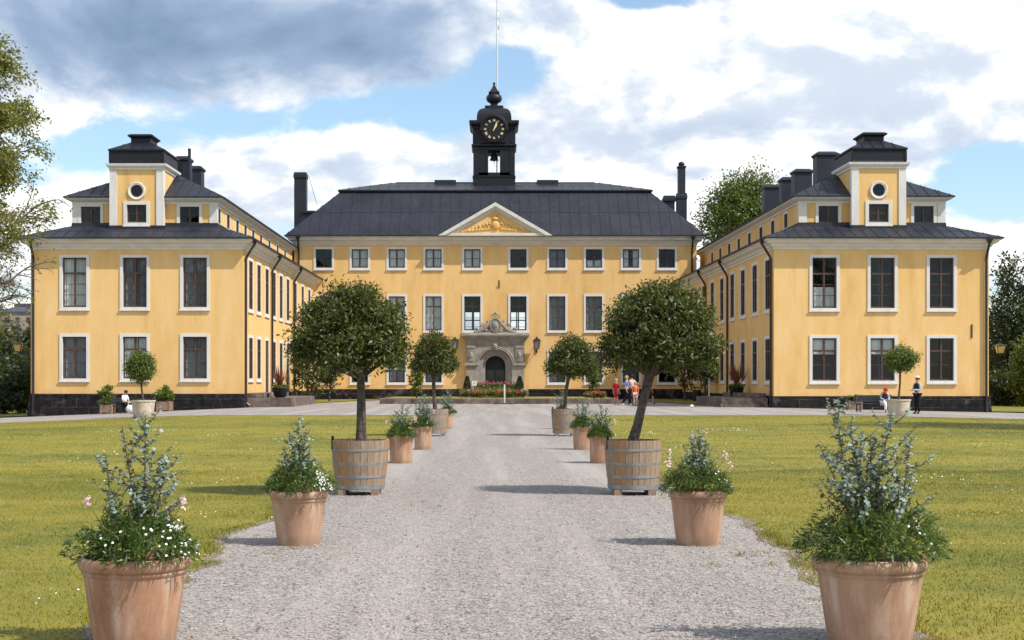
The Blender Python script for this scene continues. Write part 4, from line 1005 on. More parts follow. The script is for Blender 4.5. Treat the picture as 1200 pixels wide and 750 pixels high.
def landing(s, x, y0, y1, label):
    t = thing('stone_landing', label, 'steps', (x, y0, 0), 0, 'stone landings beside the wings'); z0 = -.25
    a = MB(); rr = random.Random(5)
    for lo, hi, u, l in ((z0, .22, 2.62, y1 - y0), (.222, .52, 2.55, y1 - y0 - .1)):
        a.box(0, s * u, 2.55 - u, 2.55 - u + l, lo, hi)
    a.build('platform', M['granite'], t)
    b = MB(); b.box(0, s * .95, .5, y1 - y0 - .6, .524, .78); b.build('step', M['granite'], t)
    return t
landing(1, -14.05, 81.4, 92.4, 'worn stone landing carrying a red leaved pot beside the sunlit wing wall')
landing(-1, 15.35, 80.2, 90.5, 'worn stone landing carrying a red leaved pot beside the shaded wing wall')

# ------------------------------------------------------------------ plants
def crown_points(n_clumps, per, rx, ry, rz, seed, shell=.55, flat_bottom=.0, clump=.12, lump=.18, skirt=None, freq=1.9, pw=2.0, outw=.6):
    """Leaf base points, outward directions for a lumpy crown centred on the origin."""
    r = np.random.default_rng(seed)
    d = unit(r.normal(size=(n_clumps, 3)))
    rad = shell + (1 - shell) * r.random(n_clumps) ** .6
    lm = np.array([1 + lump * noise.noise(Vector(v) * freq + Vector((seed * 3.1, 0, 0))) * 2 for v in d.tolist()])
    pn = (np.linalg.norm(d[:, :2], axis=1) ** pw + np.abs(d[:, 2]) ** pw) ** (-1 / pw)
    c = d * (pn * rad * lm)[:, None]
    low = c[:, 2] < 0
    if flat_bottom > .2:      # mushroom crown: broad low rim with ragged hanging sprays, hollow underside
        nxy = np.linalg.norm(c[low, :2], axis=1); dz = -d[low, 2]
        f = np.where(dz < .62, 1 / np.maximum(nxy, .62) * (.80 + .22 * r.random(low.sum())) * lm[low], 1.0)
        c[low, :2] *= f[:, None]
        c[low, 2] *= np.where(dz < .62, 1.0, .55) * (1 - flat_bottom) * (1 + .40 * r.normal(size=low.sum()))
    else: c[low, 2] *= (1 - flat_bottom)
    C = c * np.array([rx, ry, rz])
    if skirt is not None: C = C + skirt(c, r)
    P = np.repeat(C, per, 0) + r.normal(0, clump, (n_clumps * per, 3)) * np.array([1, 1, .8])
    out = unit(np.repeat(c, per, 0) * np.array([1, 1, 1.0]) + .0)
    k = len(P)
    D = unit(out * outw + r.normal(0, .6, (k, 3)) + np.array([0, 0, .15])); N = unit(out * .55 + r.normal(0, .45, (k, 3)) + np.array([0, 0, .55]))
    return P, D, N, C, r

def laurel_tree(t, z0, base, trunk_top, cen, rx, rz, seed, bot=.42, trunk_r=.055, n=430, per=32, mat='laurel', leaf=.066, bare=None, twin=False, lump=.12):
    """trunk and crown children of planter t; base (x,y) on the soil, cen the crown centre."""
    tr = MB(); rr = random.Random(seed)
    b = Vector((base[0], base[1], z0)); e = Vector(trunk_top)
    mid = b.lerp(e, .5) + Vector((rr.uniform(-.03, .03), 0, 0))
    tr.tube([b - Vector((0, 0, .05)), b + Vector((0, 0, .05)), b.lerp(mid, .5), mid, mid.lerp(e, .5), e], [trunk_r * 1.5, trunk_r * 1.2, trunk_r, trunk_r * .92, trunk_r * .95, trunk_r * 1.15], 10)
    if twin: tr.tube([b + Vector((.05, 0, -.05)), mid + Vector((.045, -.02, -.05)), e + Vector((.02, 0, -.1))], [trunk_r * .8, trunk_r * .65, trunk_r * .6], 8)
    P, D, N, C, r = crown_points(n, per, rx, rx * .95, rz, seed, .5, bot, leaf * .95, lump, freq=2.8, pw=2.2, outw=.15)
    off = np.array(cen); P = P + off; C = C + off
    for q in range(16):
        c = Vector(C[rr.randrange(len(C))]); m_ = e.lerp(c, .5) + Vector((0, 0, -.05))
        tr.tube([e - Vector((0, 0, .06)), m_, c], [trunk_r * .6, trunk_r * .35, trunk_r * .15], 6)
    tr.build('trunk', M['bark'], t, smooth=True)
    k = len(P)
    me = leaves('crown', P, D, N, leaf * (.7 + .6 * r.random(k)), leaf * .42 * (.8 + .4 * r.random(k)), M[mat], 'kite', droop=.12)
    return link('crown', me, t)

def barrel(t, rt, rb, h, seed=1):
    m = MB(); n = 26; z0 = .075
    for i in range(n):
        a0, a1 = 2 * PI * i / n + .006, 2 * PI * (i + 1) / n - .006
        vs = []
        for r0, z in ((rb, z0), (rb + (rt - rb) * .55 + .006, z0 + h * .5), (rt, z0 + h)):
            for a, q in ((a0, 0), (a1, 0), (a1, -.03), (a0, -.03)): vs.append(((r0 + q) * math.cos(a), (r0 + q) * math.sin(a), z))
        fs = [(3, 2, 1, 0), (8, 9, 10, 11)]
        for j in (0, 4): fs += [(j + k, j + (k + 1) % 4, j + (k + 1) % 4 + 4, j + k + 4) for k in range(4)]
        m.add(vs, fs)
    tub = m.build('tub', M['oak'], t)
    for f, hh in ((.81, .030), (.53, .030), (.27, .034), (.055, .055)):
        z = z0 + h * f; g = MB(); r = lambda zz: rb + (rt - rb) * ((zz - z0) / h) + .009
        g.lathe([(r(z - hh / 2) - .006, z - hh / 2), (r(z - hh / 2), z - hh / 2), (r(z + hh / 2), z + hh / 2), (r(z + hh / 2) - .006, z + hh / 2)], 52, cap0=False, cap1=False)
        g.build('hoop', M['hoop'], tub)
    for x in (-rb * .68, rb * .68):
        f = MB(); f.box(x - .05, x + .05, -rb * .85, rb * .85, 0, .078); f.build('foot', M['box_planter'], tub)
    ha = MB(); a = R(200); x, y = (rt - .015) * math.cos(a), (rt - .015) * math.sin(a)
    ha.box(x - .016, x + .016, y - .02, y + .02, z0 + h - .12, z0 + h + .055); ha.build('handle', M['black_metal'], tub)
    s = MB(); s.lathe([(rt - .035, z0 + h - .07), (rt * .5, z0 + h - .045), (.02, z0 + h - .04)], 28, cap0=True); s.build('soil', M['soil'], t)
    return z0 + h - .05

def tub_tree(px, Y, label, rt, rb, h, crown_px, ctop, cbot, lean_px, seed, **kw):
    X = wx(px, Y); s = Y / F
    t = thing('tub_tree', label, 'potted tree', (X, Y, gh(X, Y)), 0, 'clipped trees in wooden tubs')
    z0 = barrel(t, rt, rb, h, seed)
    cx = wx((crown_px[0] + crown_px[1]) / 2, Y) - X; rx = (crown_px[1] - crown_px[0]) / 2 * s; zt, zb = wz(ctop, Y) - gh(X, Y), wz(cbot, Y) - gh(X, Y)
    rz = (zt - zb) / (2 - .35)
    laurel_tree(t, z0, (0, 0), (lean_px[0] * s, 0, wz(lean_px[1], Y)), (cx, 0, zt - rz), rx * .93, rz * .94, seed, **kw)
    return t
tub_tree(422, 18.9, 'wide dark crowned clipped tree with upright twin trunk in a hooped oak tub', .385, .315, .645, (345, 479), 333, 443, (1, 438), 11, trunk_r=.052, n=680, twin=True)
tub_tree(742, 18.9, 'wide dark crowned clipped tree with thick leaning trunk in a hooped oak tub', .385, .325, .645, (703, 842), 328, 444, (20, 436), 12, trunk_r=.063, n=700)
tub_tree(510, 38.8, 'small round clipped tree in a hooped tub, the one left of the entrance door', .36, .31, .66, (484, 535), 389, 446, (-2, 436), 13, n=430, leaf=.07)
tub_tree(661.5, 38.8, 'small round clipped tree in a hooped tub, the one right of the entrance door', .36, .31, .66, (642, 700), 393, 448, (5, 440), 14, n=430, leaf=.07, trunk_r=.05)

def planter_tree(px, Y, label, crown_px, ctop, cbot, lean, seed, dz, **kw):
    X = wx(px, Y); s = Y / F
    t = thing('planter_tree', label, 'potted tree', (X, Y, gh(X, Y)), 0, 'clipped trees in pale planters by the wings')
    m = MB(); m.lathe([(.40, 0), (.42, .02), (.46, .30), (.50, .66), (.53, .68), (.53, .74), (.46, .74), (.44, .66)], 28); m.build('planter', M['planter'], t, smooth=True)
    cx = wx((crown_px[0] + crown_px[1]) / 2, Y) - X; rx = (crown_px[1] - crown_px[0]) / 2 * s; zt, zb = wz(ctop, Y) - gh(X, Y), wz(cbot, Y) - gh(X, Y)
    rz = (zt - zb) / 1.75
    laurel_tree(t, .68, (0, 0), (lean * s, 0, zb + .25), (cx, 0, zt - rz), rx * .82, rz * .9, seed, bot=.15, n=260, per=24, mat='laurel_light', leaf=.10, trunk_r=.045, **kw)
planter_tree(168, 62.6, 'light green ball clipped tree in a pale planter before the sunlit sided wing', (146, 183.5), 410, 447, -3, 21, 0, lump=.05)
planter_tree(1053, 62.6, 'flat topped light green tree in a pale planter beside the white capped person', (1036, 1077), 406, 434, 2, 22, 0, lump=.2)

def pot_mesh(rt, rb, h):
    m = MB(); rr = rt
    prof = [(rb * .985, 0), (rb, .006), (rb + (rr * .90 - rb) * .32, h * .25), (rb + (rr * .90 - rb) * .63, h * .5), (rr * .89, h * .76), (rr * .90, h * .80), (rr * .93, h * .815), (rr * .94, h * .835), (rr * .92, h * .855)]
    for k in range(9):
        q = -PI * .5 + PI * k / 8; prof.append((rr * (.925 + .075 * math.cos(q)), h * (.928 + .069 * math.sin(q))))
    prof += [(rr * .90, h * .998), (rr * .875, h * .96), (rr * .86, h * .8)]
    m.lathe(prof, 48, cap1=False,
            wob=lambda a, z: .006 * math.sin(2 * a + 1) + .004 * math.sin(5 * a))
    return m
def garden_pot(px, Y, rt, rb, h, label, seed, tall, spread, stems, white=.6, strap=0, pink=2, droop=1.0, dense=1.0, brown=0.0):
    X = wx(px, Y); r = np.random.default_rng(seed); rr = random.Random(seed)
    t = thing('garden_pot', label, 'potted plant', (X, Y, gh(X, Y)), rr.uniform(0, 6.28) * 0, 'terracotta pots lining the gravel walk')
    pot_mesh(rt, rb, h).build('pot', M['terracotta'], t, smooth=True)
    s = MB(); s.lathe([(rt * .87, h * .88), (rt * .5, h * .93), (.01, h * .94)], 24); s.build('soil', M['soil'], t)
    zs = h * .92
    # silver-blue shrub: stems and round leaves in pairs
    st = MB(); P, D, N, S = [], [], [], []; P2, D2, N2, S2 = [], [], [], []
    for (sx, sy, f, dens, *dry_) in stems:
        b = Vector((sx * .22 * rt, sy * .3 * rt, zs)); tip = Vector((sx * spread, sy * spread * .8, zs + tall * f))
        n = 9; pts = []
        wob = Vector((rr.uniform(-1, 1), rr.uniform(-1, 1), 0)) * .03
        for i in range(n + 1):
            q = i / n; p = b.lerp(tip, q); p.x = b.x + (tip.x - b.x) * q ** 1.25; p.y = b.y + (tip.y - b.y) * q ** 1.25; pts.append(p + wob * math.sin(q * PI * 1.3))
        st.tube(pts, [.0065 * (1 - .7 * i / n) for i in range(n + 1)], 5)
        br = [(pts, .30)]
        nb = max(2, int(15 * f * dens))
        for q in range(nb):
            u = .28 + .68 * (q + rr.random() * .6) / nb; i = min(n - 1, int(u * n)); p = pts[i].lerp(pts[i + 1], u * n - i)
            a = q * 2.4 + rr.uniform(-.5, .5); L = (.10 + .20 * rr.random()) * (1.15 - .75 * u) * (tall / .8) * (1 + .3 * spread)
            d = Vector((math.cos(a), math.sin(a), rr.uniform(.25, .9))).normalized()
            e = p + d * L; bp = [p, p.lerp(e, .5) + Vector((0, 0, -.01)), e + Vector((0, 0, .02))]
            st.tube(bp, [.0035, .0025, .0012], 4); br.append((bp, .1))
        dry = bool(dry_)
        for bp, start in br:
            L = sum((bp[i + 1] - bp[i]).length for i in range(len(bp) - 1)); k = int(L / .0175)
            for q in range(k):
                u = start + (1 - start) * (q + .5) / k; w = u * (len(bp) - 1); i = min(len(bp) - 2, int(w)); p = bp[i].lerp(bp[i + 1], w - i)
                ax = (bp[i + 1] - bp[i]).normalized()
                for _ in range(2):
                    dd = Vector((rr.gauss(0, 1), rr.gauss(0, 1), rr.gauss(0, .6))); dd = (dd - ax * dd.dot(ax) * .6).normalized()
                    (P2 if dry else P).append(p); (D2 if dry else D).append(dd); (N2 if dry else N).append(Vector((rr.gauss(0, .6), rr.gauss(0, .6), 1)) + ax * .4); (S2 if dry else S).append(.017 + .014 * rr.random())
    shrub = st.build('stems', M['stem'], t)
    def lv(nm, P, D, N, S, mat):
        if P: S_ = np.array(S); link(nm, leaves(nm, np.array([tuple(p) for p in P]), np.array([tuple(p) for p in D]), np.array([tuple(p) for p in N]), S_, S_ * .92, M[mat], 'round'), shrub)
    lv('silver_leaves', P, D, N, S, 'euca'); lv('brown_leaves', P2, D2, N2, S2, 'euca_dry')
    # lush skirt of green leaves hanging over the rim
    k = int(430 * dense); a = r.random(k) * 2 * PI; q = np.sqrt(r.random(k)); lm = np.array([1 + .45 * noise.noise(Vector((math.cos(x) * 1.5, math.sin(x) * 1.5, seed))) for x in a])
    rad = q * rt * 1.10 * lm; hh = (.075 + .23 * (1 - q ** 2)) * lm * (rt / .3) - .035 * droop * np.maximum(0, q - .8) / .2 * r.random(k)
    C = np.stack([rad * np.cos(a), rad * np.sin(a), zs + hh * (.5 + .6 * r.random(k))], 1)
    per = 9; P = np.repeat(C, per, 0) + r.normal(0, .016, (k * per, 3)); out = np.repeat(np.stack([np.cos(a) * q, np.sin(a) * q, .75 - .5 * q], 1), per, 0)
    D = unit(out + r.normal(0, .55, (k * per, 3))); N = unit(np.array([0, 0, 1]) + r.normal(0, .5, (k * per, 3)))
    under = link('leafy_skirt', leaves('leafy_skirt', P, D, N, (.034 + .034 * r.random(k * per)) * (.7 + .3 * rt / .3), .0115, M['under'], 'kite', droop=.25), t)
    if strap:
        n = 130; a = r.random(n) * 6.28; b = np.stack([strap * rt * .3 + .03 * np.cos(a), -.35 * rt + .03 * np.sin(a), np.full(n, zs + .03)], 1)
        link('grassy_leaves', leaves('grassy_leaves', b, np.stack([np.cos(a) * .55, np.sin(a) * .55, np.ones(n) * .9], 1), np.stack([np.cos(a), np.sin(a), np.ones(n) * .3], 1), .14 + .12 * r.random(n), .010, M['strap'], 'kite', droop=.3), under)
    # small white flowers
    n = int(78 * white); a0 = -.35
    if n:
        aa = a0 + np.where(r.random(n) < .7, r.normal(0, .35, n), r.normal(0, 1.6, n)); qq = .70 + .42 * r.random(n)
        P = np.stack([qq * rt * 1.05 * np.cos(aa), qq * rt * 1.05 * np.sin(aa), zs + (.09 + .23 * (1 - qq ** 2)) * rt / .3 + .04 * r.random(n)], 1)
        P = np.repeat(P, 5, 0); pa = np.tile(np.arange(5) * 2 * PI / 5, n); Nn = np.repeat(unit(np.stack([np.cos(aa) * .5, np.sin(aa) * .5 - .35, np.ones(n) * .7], 1)), 5, 0)
        U = unit(np.cross(Nn, np.array([0.2, 1, 0.1]))); Wv = np.cross(Nn, U); D = U * np.cos(pa)[:, None] + Wv * np.sin(pa)[:, None]
        link('white_blossoms', leaves('white_blossoms', P, D, Nn, .0085, .0068, M['petal'], 'round'), under)
    for i in range(pink):
        a1 = rr.uniform(2.6, 3.8) if i % 2 else rr.uniform(-.5, .5); L = rr.uniform(.20, .34); m = MB()
        b = Vector((math.cos(a1) * rt * .45, math.sin(a1) * rt * .45 - .05, zs + .05)); e = b + Vector((math.cos(a1) * .16, -.03, L))
        m.tube([b, b.lerp(e, .5) + Vector((0, 0, .03)), e], [.003, .0025, .0015], 5); fs = m.build('flower_stalk', M['stem'], t)
        n = 26; C = np.array(tuple(e)) + r.normal(0, 1, (n, 3)) * np.array([.012, .012, .022]); 
        link('pink_blossoms', leaves('pink_blossoms', C, rand_dirs(n, r), rand_dirs(n, r), .022, .016, M['petal_pink'], 'round'), fs)
    return t
S3 = [(-.55, .1, .82, .7), (.25, -.1, 1.0, 1.2), (-.15, .2, .62, .9), (.6, .15, .78, 1.0), (-.1, -.3, .5, .8), (.95, 0, .6, .8)]
garden_pot(158, 8.12, .312, .222, .51, 'large near terracotta pot with sparse bluish shrub and white flowers over its rim', 31, .84, .26, [(-.75, .1, .74, .8), (-.25, .15, .93, .3, 1), (.28, 0, 1.0, 1.5), (.75, .1, .72, 1.0), (.1, -.2, .6, 1.0), (-.5, -.2, .5, .6), (.5, .3, .66, .7)], .9, strap=.4, brown=.22)
garden_pot(1019.5, 8.12, .322, .228, .51, 'large near terracotta pot with dense spreading bluish shrub, the tallest potted shrub', 32, .93, .27, [(-.8, 0, 1.0, 1.25), (-.35, .2, .86, 1.3), (.0, -.1, .78, 1.3), (.45, .15, .93, 1.5), (1.0, .05, .78, .7), (-.55, -.3, .6, 1.1), (.25, .3, .66, 1.2), (.7, -.2, .55, .9), (-1.0, .1, .72, .7)], .45, strap=-.5, pink=0, dense=1.1)
garden_pot(350, 13.1, .268, .19, .50, 'pale stained terracotta pot with narrow bluish shrub, just before the twin trunked tub tree', 33, .70, .15, [(-.5, 0, .8, 1.0), (0, .2, 1.0, 1.3), (.4, 0, .85, 1.1), (-.1, -.3, .65, 1.1), (.7, .2, .5, .8), (-.9, .1, .6, .9)], 1.3, pink=0)
garden_pot(818, 13.1, .270, .195, .505, 'pinkish terracotta pot with bluish shrub and pink flower stalks, just before the leaning tub tree', 34, .60, .13, [(-.4, 0, .85, 1.3), (.1, .2, 1.0, 1.4), (.6, 0, .85, 1.2), (0, -.3, .6, 1.2), (-.8, .2, .6, 1.0)], .25, pink=4)
mid = [(-.5, 0, .8, 1.1), (.1, .1, 1.0, 1.2), (.6, .1, .9, 1.1), (0, -.3, .6, 1.1), (-.9, .1, .6, 1.0), (.9, -.2, .6, .9)]
garden_pot(470, 26.0, .232, .20, .51, 'squat terracotta pot with bushy mixed planting, partly behind the twin trunked tub tree', 35, .62, .20, mid, .6, pink=3, dense=1.2)
garden_pot(704, 26.0, .225, .19, .51, 'terracotta pot with bluish shrub, partly behind the leaning tub tree', 36, .60, .20, mid, .3, pink=1, dense=1.2)
garden_pot(495.5, 31.1, .215, .175, .51, 'terracotta pot with tall bluish shrub beside the small round tub tree left of the door', 37, .74, .19, mid, .5, pink=1, dense=1.1)
garden_pot(682, 31.1, .22, .18, .51, 'terracotta pot with low bluish shrub beside the small round tub tree right of the door', 38, .66, .22, mid, .4, pink=0, dense=1.1)
garden_pot(524, 44.5, .21, .17, .50, 'farthest terracotta pot left of the door, half hidden behind the small tub tree', 39, .75, .22, mid, .4, pink=0)
garden_pot(658, 44.5, .21, .17, .50, 'farthest terracotta pot right of the door, half hidden behind the small tub tree', 40, .75, .22, mid, .4, pink=0)

def cordyline(px, Y, z, label, hgt):
    X = wx(px, Y); t = thing('red_leaved_pot', label, 'potted plant', (X, Y, z), 0, 'red leaved palms in dark pots'); r = np.random.default_rng(int(px))
    m = MB(); m.lathe([(.26, 0), (.36, .12), (.42, .40), (.45, .52), (.47, .56), (.42, .56), (.40, .48)], 22); m.build('pot', M['black_metal'], t, smooth=True)
    n = 42; a = r.random(n) * 6.28; e = .5 + 2.6 * r.random(n)
    D = unit(np.stack([np.cos(a), np.sin(a), e], 1)); P = np.stack([.05 * np.cos(a), .05 * np.sin(a), np.full(n, .6) + .25 * r.random(n)], 1)
    link('spiky_leaves', leaves('spiky_leaves', P, D, np.stack([np.cos(a), np.sin(a), -.3 * np.ones(n)], 1), hgt * (.6 + .4 * r.random(n)), .09, M['red_strap'], 'kite', droop=.22), t)
    n = 160; a = r.random(n) * 6.28; q = r.random(n)
    P = np.stack([.4 * q * np.cos(a), .4 * q * np.sin(a), .55 + .1 * r.random(n)], 1); D = unit(np.stack([np.cos(a), np.sin(a), .9 - q], 1) + r.normal(0, .3, (n, 3)))
    link('trailing_leaves', leaves('trailing_leaves', P, D, rand_dirs(n, r), .30, .07, M['laurel_light'], 'kite', droop=.4), t)
cordyline(328.5, 83.2, .52, 'spiky dark red plant in a black pot on the landing of the sunlit wing wall', 1.25)
cordyline(863, 86.5, .52, 'spiky dark red plant in a black pot on the landing of the shaded wing wall', 1.55)

def box_planter(px, Y, label, w, h, ph, cat, seed, ferny=False):
    X = wx(px, Y); t = thing('box_planter', label, cat, (X, Y, gh(X, Y)), 0, 'leafy plants in boxes along the wing fronts'); r = np.random.default_rng(seed)
    m = MB()
    for i in range(4): m.box(-w / 2, w / 2, -w / 2, w / 2, .08 + i * (h - .08) / 4 + .006, .08 + (i + 1) * (h - .08) / 4)
    for sx in (-1, 1):
        for sy in (-1, 1): m.box(sx * (w / 2 - .06), sx * (w / 2 + .03), sy * (w / 2 + .03) if sy < 0 else w / 2 - .06, -w / 2 + .06 if sy < 0 else w / 2 + .03, 0, h + .04)
    m.build('box', M['box_planter'], t)
    n = 26 if ferny else 46; per = 22
    if ferny:
        n = 240; a = r.random(n) * 6.28; D = unit(np.stack([np.cos(a), np.sin(a), .4 + 1.6 * r.random(n)], 1)); P = np.stack([.1 * np.cos(a), .1 * np.sin(a), np.full(n, h)], 1)
        link('arching_leaves', leaves('arching_leaves', P, D, np.stack([np.cos(a) * .3, np.sin(a) * .3, np.ones(n)], 1), ph * (.6 + .5 * r.random(n)), .06, M['laurel_light'], 'kite', droop=.35), t)
    else:
        P, D, N, C, r = crown_points(n, per, w * .62, w * .62, ph * .55, seed, .3, .1, .07, .5)
        o = np.array([0, 0, h + ph * .5]); st = MB()
        for q in range(8): st.tube([(0, 0, h - .05), (C[q * 3] + o) * np.array([.6, .6, .9]), C[q * 3] + o], [.02, .014, .006], 5)
        st.build('stems', M['stem_green'], t); k = len(P)
        link('foliage', leaves('foliage', P + o, D, N, .12 + .08 * r.random(k), .06, M['laurel_light'], 'kite', droop=.2), t)
box_planter(126, 79.3, 'narrow green shrub in a wooden box beside the person in a white shirt', .62, .5, .95, 'potted plant', 51)
box_planter(193, 79.6, 'spreading green shrub in a wooden box beside the ball clipped tree', .72, .55, .72, 'potted plant', 52)
box_planter(1001, 76.5, 'fern like plant in a wooden box beside the dark bench', .66, .5, .55, 'potted plant', 53, True)

# ------------------------------------------------------------------ entrance garden
def flower_bed(name, label, x0, x1, y0, y1, z, h, mat, seed, n=240, leafmat='under', fl=.8):
    r = np.random.default_rng(seed); t = thing(name, label, 'flower bed', ((x0 + x1) / 2, (y0 + y1) / 2, z), 0, 'flower beds before the entrance')
    w, d = (x1 - x0) / 2, (y1 - y0) / 2
    per = 24; C = np.stack([r.uniform(-w, w, n), r.uniform(-d, d, n), h * (.35 + .55 * r.random(n))], 1); P = np.repeat(C, per, 0) + r.normal(0, .07, (n * per, 3)); k = len(P)
    P[:, 2] = np.maximum(P[:, 2], .01)
    f = link('foliage', leaves('foliage', P, unit(r.normal(0, .6, (k, 3)) + np.array([0, 0, .6])), unit(r.normal(0, .5, (k, 3)) + np.array([0, -.2, 1])), .10 + .06 * r.random(k), .05, M[leafmat], 'kite', droop=.15), t)
    if mat:
        m = int(n * fl); C = np.stack([r.uniform(-w, w, m), r.uniform(-d, d, m), h * (.75 + .4 * r.random(m))], 1); P = np.repeat(C, 10, 0) + r.normal(0, .05, (m * 10, 3)); k = len(P)
        link('blossoms', leaves('blossoms', P, unit(r.normal(0, 1, (k, 3)) * np.array([1, 1, .3])), unit(r.normal(0, .4, (k, 3)) + np.array([0, -.6, .8])), .075, .065, M[mat], 'round'), t)
    return t
flower_bed('flower_bed', 'long low bed of orange and red flowers along the raised lawn before the door', wx(540, 96), wx(617, 96), 95.4, 97.0, KZ - .02, .42, 'petal_red', 61, 300, fl=.6)
flower_bed('flower_bed', 'row of low green foliage between the two rows of red flowers', wx(556, 98.6), wx(600, 98.6), 98.0, 99.0, KZ - .02, .62, None, 62, 180, 'laurel_light')
flower_bed('flower_bed', 'narrow rear bed of rose red flowers just in front of the door', wx(559, 101), wx(604, 101), 100.4, 101.3, KZ - .02, .95, 'petal_rose', 63, 170, fl=.45)
flower_bed('flower_bed', 'small bed of red flowers at the foot of the slim tree right of the door', wx(686, 93), wx(708, 93), 92.2, 93.2, KZ - .02, .35, 'petal_red', 64, 70)

def clipped_cone(px, Y, label, seed):
    X = wx(px, Y); t = thing('potted_cypress', label, 'potted plant', (X, Y, KZ - .02), 0, 'dark cypresses flanking the door'); r = np.random.default_rng(seed)
    m = MB(); m.lathe([(.17, 0), (.22, .3), (.25, .34), (.25, .40), (.2, .40)], 18); m.build('pot', M['terracotta'], t, smooth=True)
    m = MB(); m.tube([(0, 0, .35), (0, 0, 1.3)], [.03, .01], 6); m.build('trunk', M['bark'], t)
    n = 1500; u = r.random(n); a = r.random(n) * 6.28; q = (.26 * (1 - u) ** .7 + .03) * (.6 + .5 * r.random(n))
    P = np.stack([q * np.cos(a), q * np.sin(a), .42 + u * 1.0], 1); D = unit(np.stack([np.cos(a) * .5, np.sin(a) * .5, np.ones(n)], 1) + r.normal(0, .3, (n, 3)))
    link('crown', leaves('crown', P, D, rand_dirs(n, r), .11, .035, M['tree_dark'], 'kite'), t)
clipped_cone(547.5, 99.6, 'dark pointed cypress in a pot left of the entrance door', 71)
clipped_cone(609, 99.6, 'dark pointed cypress in a pot right of the entrance door', 72)
m = MB(); X = wx(614.5, 98.5); m.ball((0, 0, .34), .30, n=20, m=12); m.lathe([(.2, 0), (.2, .06), (.13, .1), (.13, .14)], 18)
o = m.build('stone_ball', M['portal'], smooth=True); o.location = (X, 98.5, KZ - .02); tag(o, 'grey stone ball on a low foot beside the right cypress', 'stone ball')
def sign(px, Y):
    X = wx(px, Y); t = thing('notice_board', 'small white square notice on a thin post among the entrance flowers', 'sign', (X, Y, KZ - .02))
    m = MB(); m.tube([(0, 0.03, 0), (0, 0.03, 1.0)], .025, 8); m.build('post', M['pipe'], t)
    m = MB(); m.box(-.16, .16, -.01, .012, .82, 1.14); m.build('board', M['paper'], t)
    m = MB()
    for i, w in enumerate((.09, .06, .1, .05)): m.box(-w, w, -.014, -.011, 1.06 - i * .055, 1.075 - i * .055)
    m.build('printed_lines', M['pipe'], t)
sign(556, 99)
def post(px, Y):
    X = wx(px, Y); t = thing('barrier_post', 'slim white post on a flat dark base before the stone kerb', 'post', (X, Y, gh(X, Y)))
    m = MB(); m.lathe([(.05, .05), (.05, 1.22), (.04, 1.25)], 14); m.build('pole', M['post_white'], t, smooth=True)
    m = MB(); m.box(-.72, .62, -.28, .28, .012, .055); m.box(-.1, .1, -.1, .1, .055, .08); m.build('base', M['bench'], t)
post(591.2, 90.6)
def bin_(px, Y):
    X = wx(px, Y); t = thing('litter_bin', 'slim dark litter bin on the grass verge by the shaded wing wall', 'bin', (X, Y, .05))
    m = MB(); m.lathe([(.24, 0), (.27, .05), (.30, .75), (.31, .80), (.26, .80), (.24, .7)], 18); m.build('body', M['bench'], t, smooth=True)
    m = MB(); m.lathe([(.33, .90), (.33, .94), (.05, 1.02)], 18); [m.tube([(.28 * math.cos(a), .28 * math.sin(a), .75), (.28 * math.cos(a), .28 * math.sin(a), .92)], .012, 5) for a in (0, 2.1, 4.2)]; m.build('lid', M['bench'], t)
bin_(816.5, 101)
m = MB(); rr = random.Random(4)
m.ball((0, 0, .07), .11, 1.1, .9, .65, 10, 7); m.v = [(x * (1 + rr.uniform(-.2, .2)), y * (1 + rr.uniform(-.2, .2)), z * (1 + rr.uniform(-.2, .2))) for x, y, z in m.v]
o = m.build('crumpled_paper', M['paper']); X = wx(810.5, 80); o.location = (X, 80, gh(X, 80) + .01); tag(o, 'small white crumpled litter lying on the gravel forecourt', 'litter')

def lantern(t, w, h, glass):
    m = MB(); a = w / 2
    m.ring(0, 0, 0, 0, [(a * .55, -h * .5), (a * .62, -h * .46)], cap0=True)
    for sx in (-1, 1):
        for sy in (-1, 1): m.bar((sx * a * .62, sy * a * .62, -h * .46), (sx * a, sy * a, h * .18), w * .07)
    m.ring(0, 0, 0, 0, [(a * 1.0, h * .17), (a * 1.16, h * .19), (a * 1.16, h * .22), (a * .55, h * .36), (a * .30, h * .38), (a * .28, h * .46), (a * .05, h * .5)], cap1=True)
    m.build('frame', M['pipe'], t)
    g = MB(); g.ring(0, 0, 0, 0, [(a * .58, -h * .44), (a * .95, h * .17)]); g.build('glass', M[glass], t)
def wall_lantern(px, py, label):
    Y = 113.3; t = thing('wall_lantern', label, 'lantern', (wx(px, Y), Y, wz(py, Y)), 0, 'lanterns on the palace walls')
    lantern(t, .52, 1.0, 'lantern_clear')
    m = MB(); m.tube([(0, .66, -.55), (0, .3, -.6), (0, 0, -.5)], .03, 6); m.tube([(0, .66, .1), (0, .3, -.1), (0, 0, -.48)], .02, 6); m.box(-.08, .08, .62, .68, -.75, .3); m.build('bracket', M['pipe'], t)
wall_lantern(533, 402, 'iron wall lantern left of the entrance door, half hidden by a tree crown')
wall_lantern(629, 402, 'iron wall lantern right of the entrance door')
def side_lantern(px, py, Y, s, label):
    X = wx(px, Y); t = thing('bracket_lantern', label, 'lantern', (X, Y, wz(py, Y)), 0, 'lanterns on the palace walls')
    lantern(t, .50, .62, 'lantern_glass')
    m = MB(); L = .98; m.tube([(0, 0, -.30), (0, 0, -.42), (-s * L * .5, 0, -.5), (-s * L, 0, -.5)], .025, 6); m.tube([(-s * L, 0, -.85), (-s * L * .3, 0, -.5)], .018, 5); m.box(-s * L - .03, -s * L + .05, -.06, .06, -.9, -.35); m.build('bracket', M['pipe'], t)
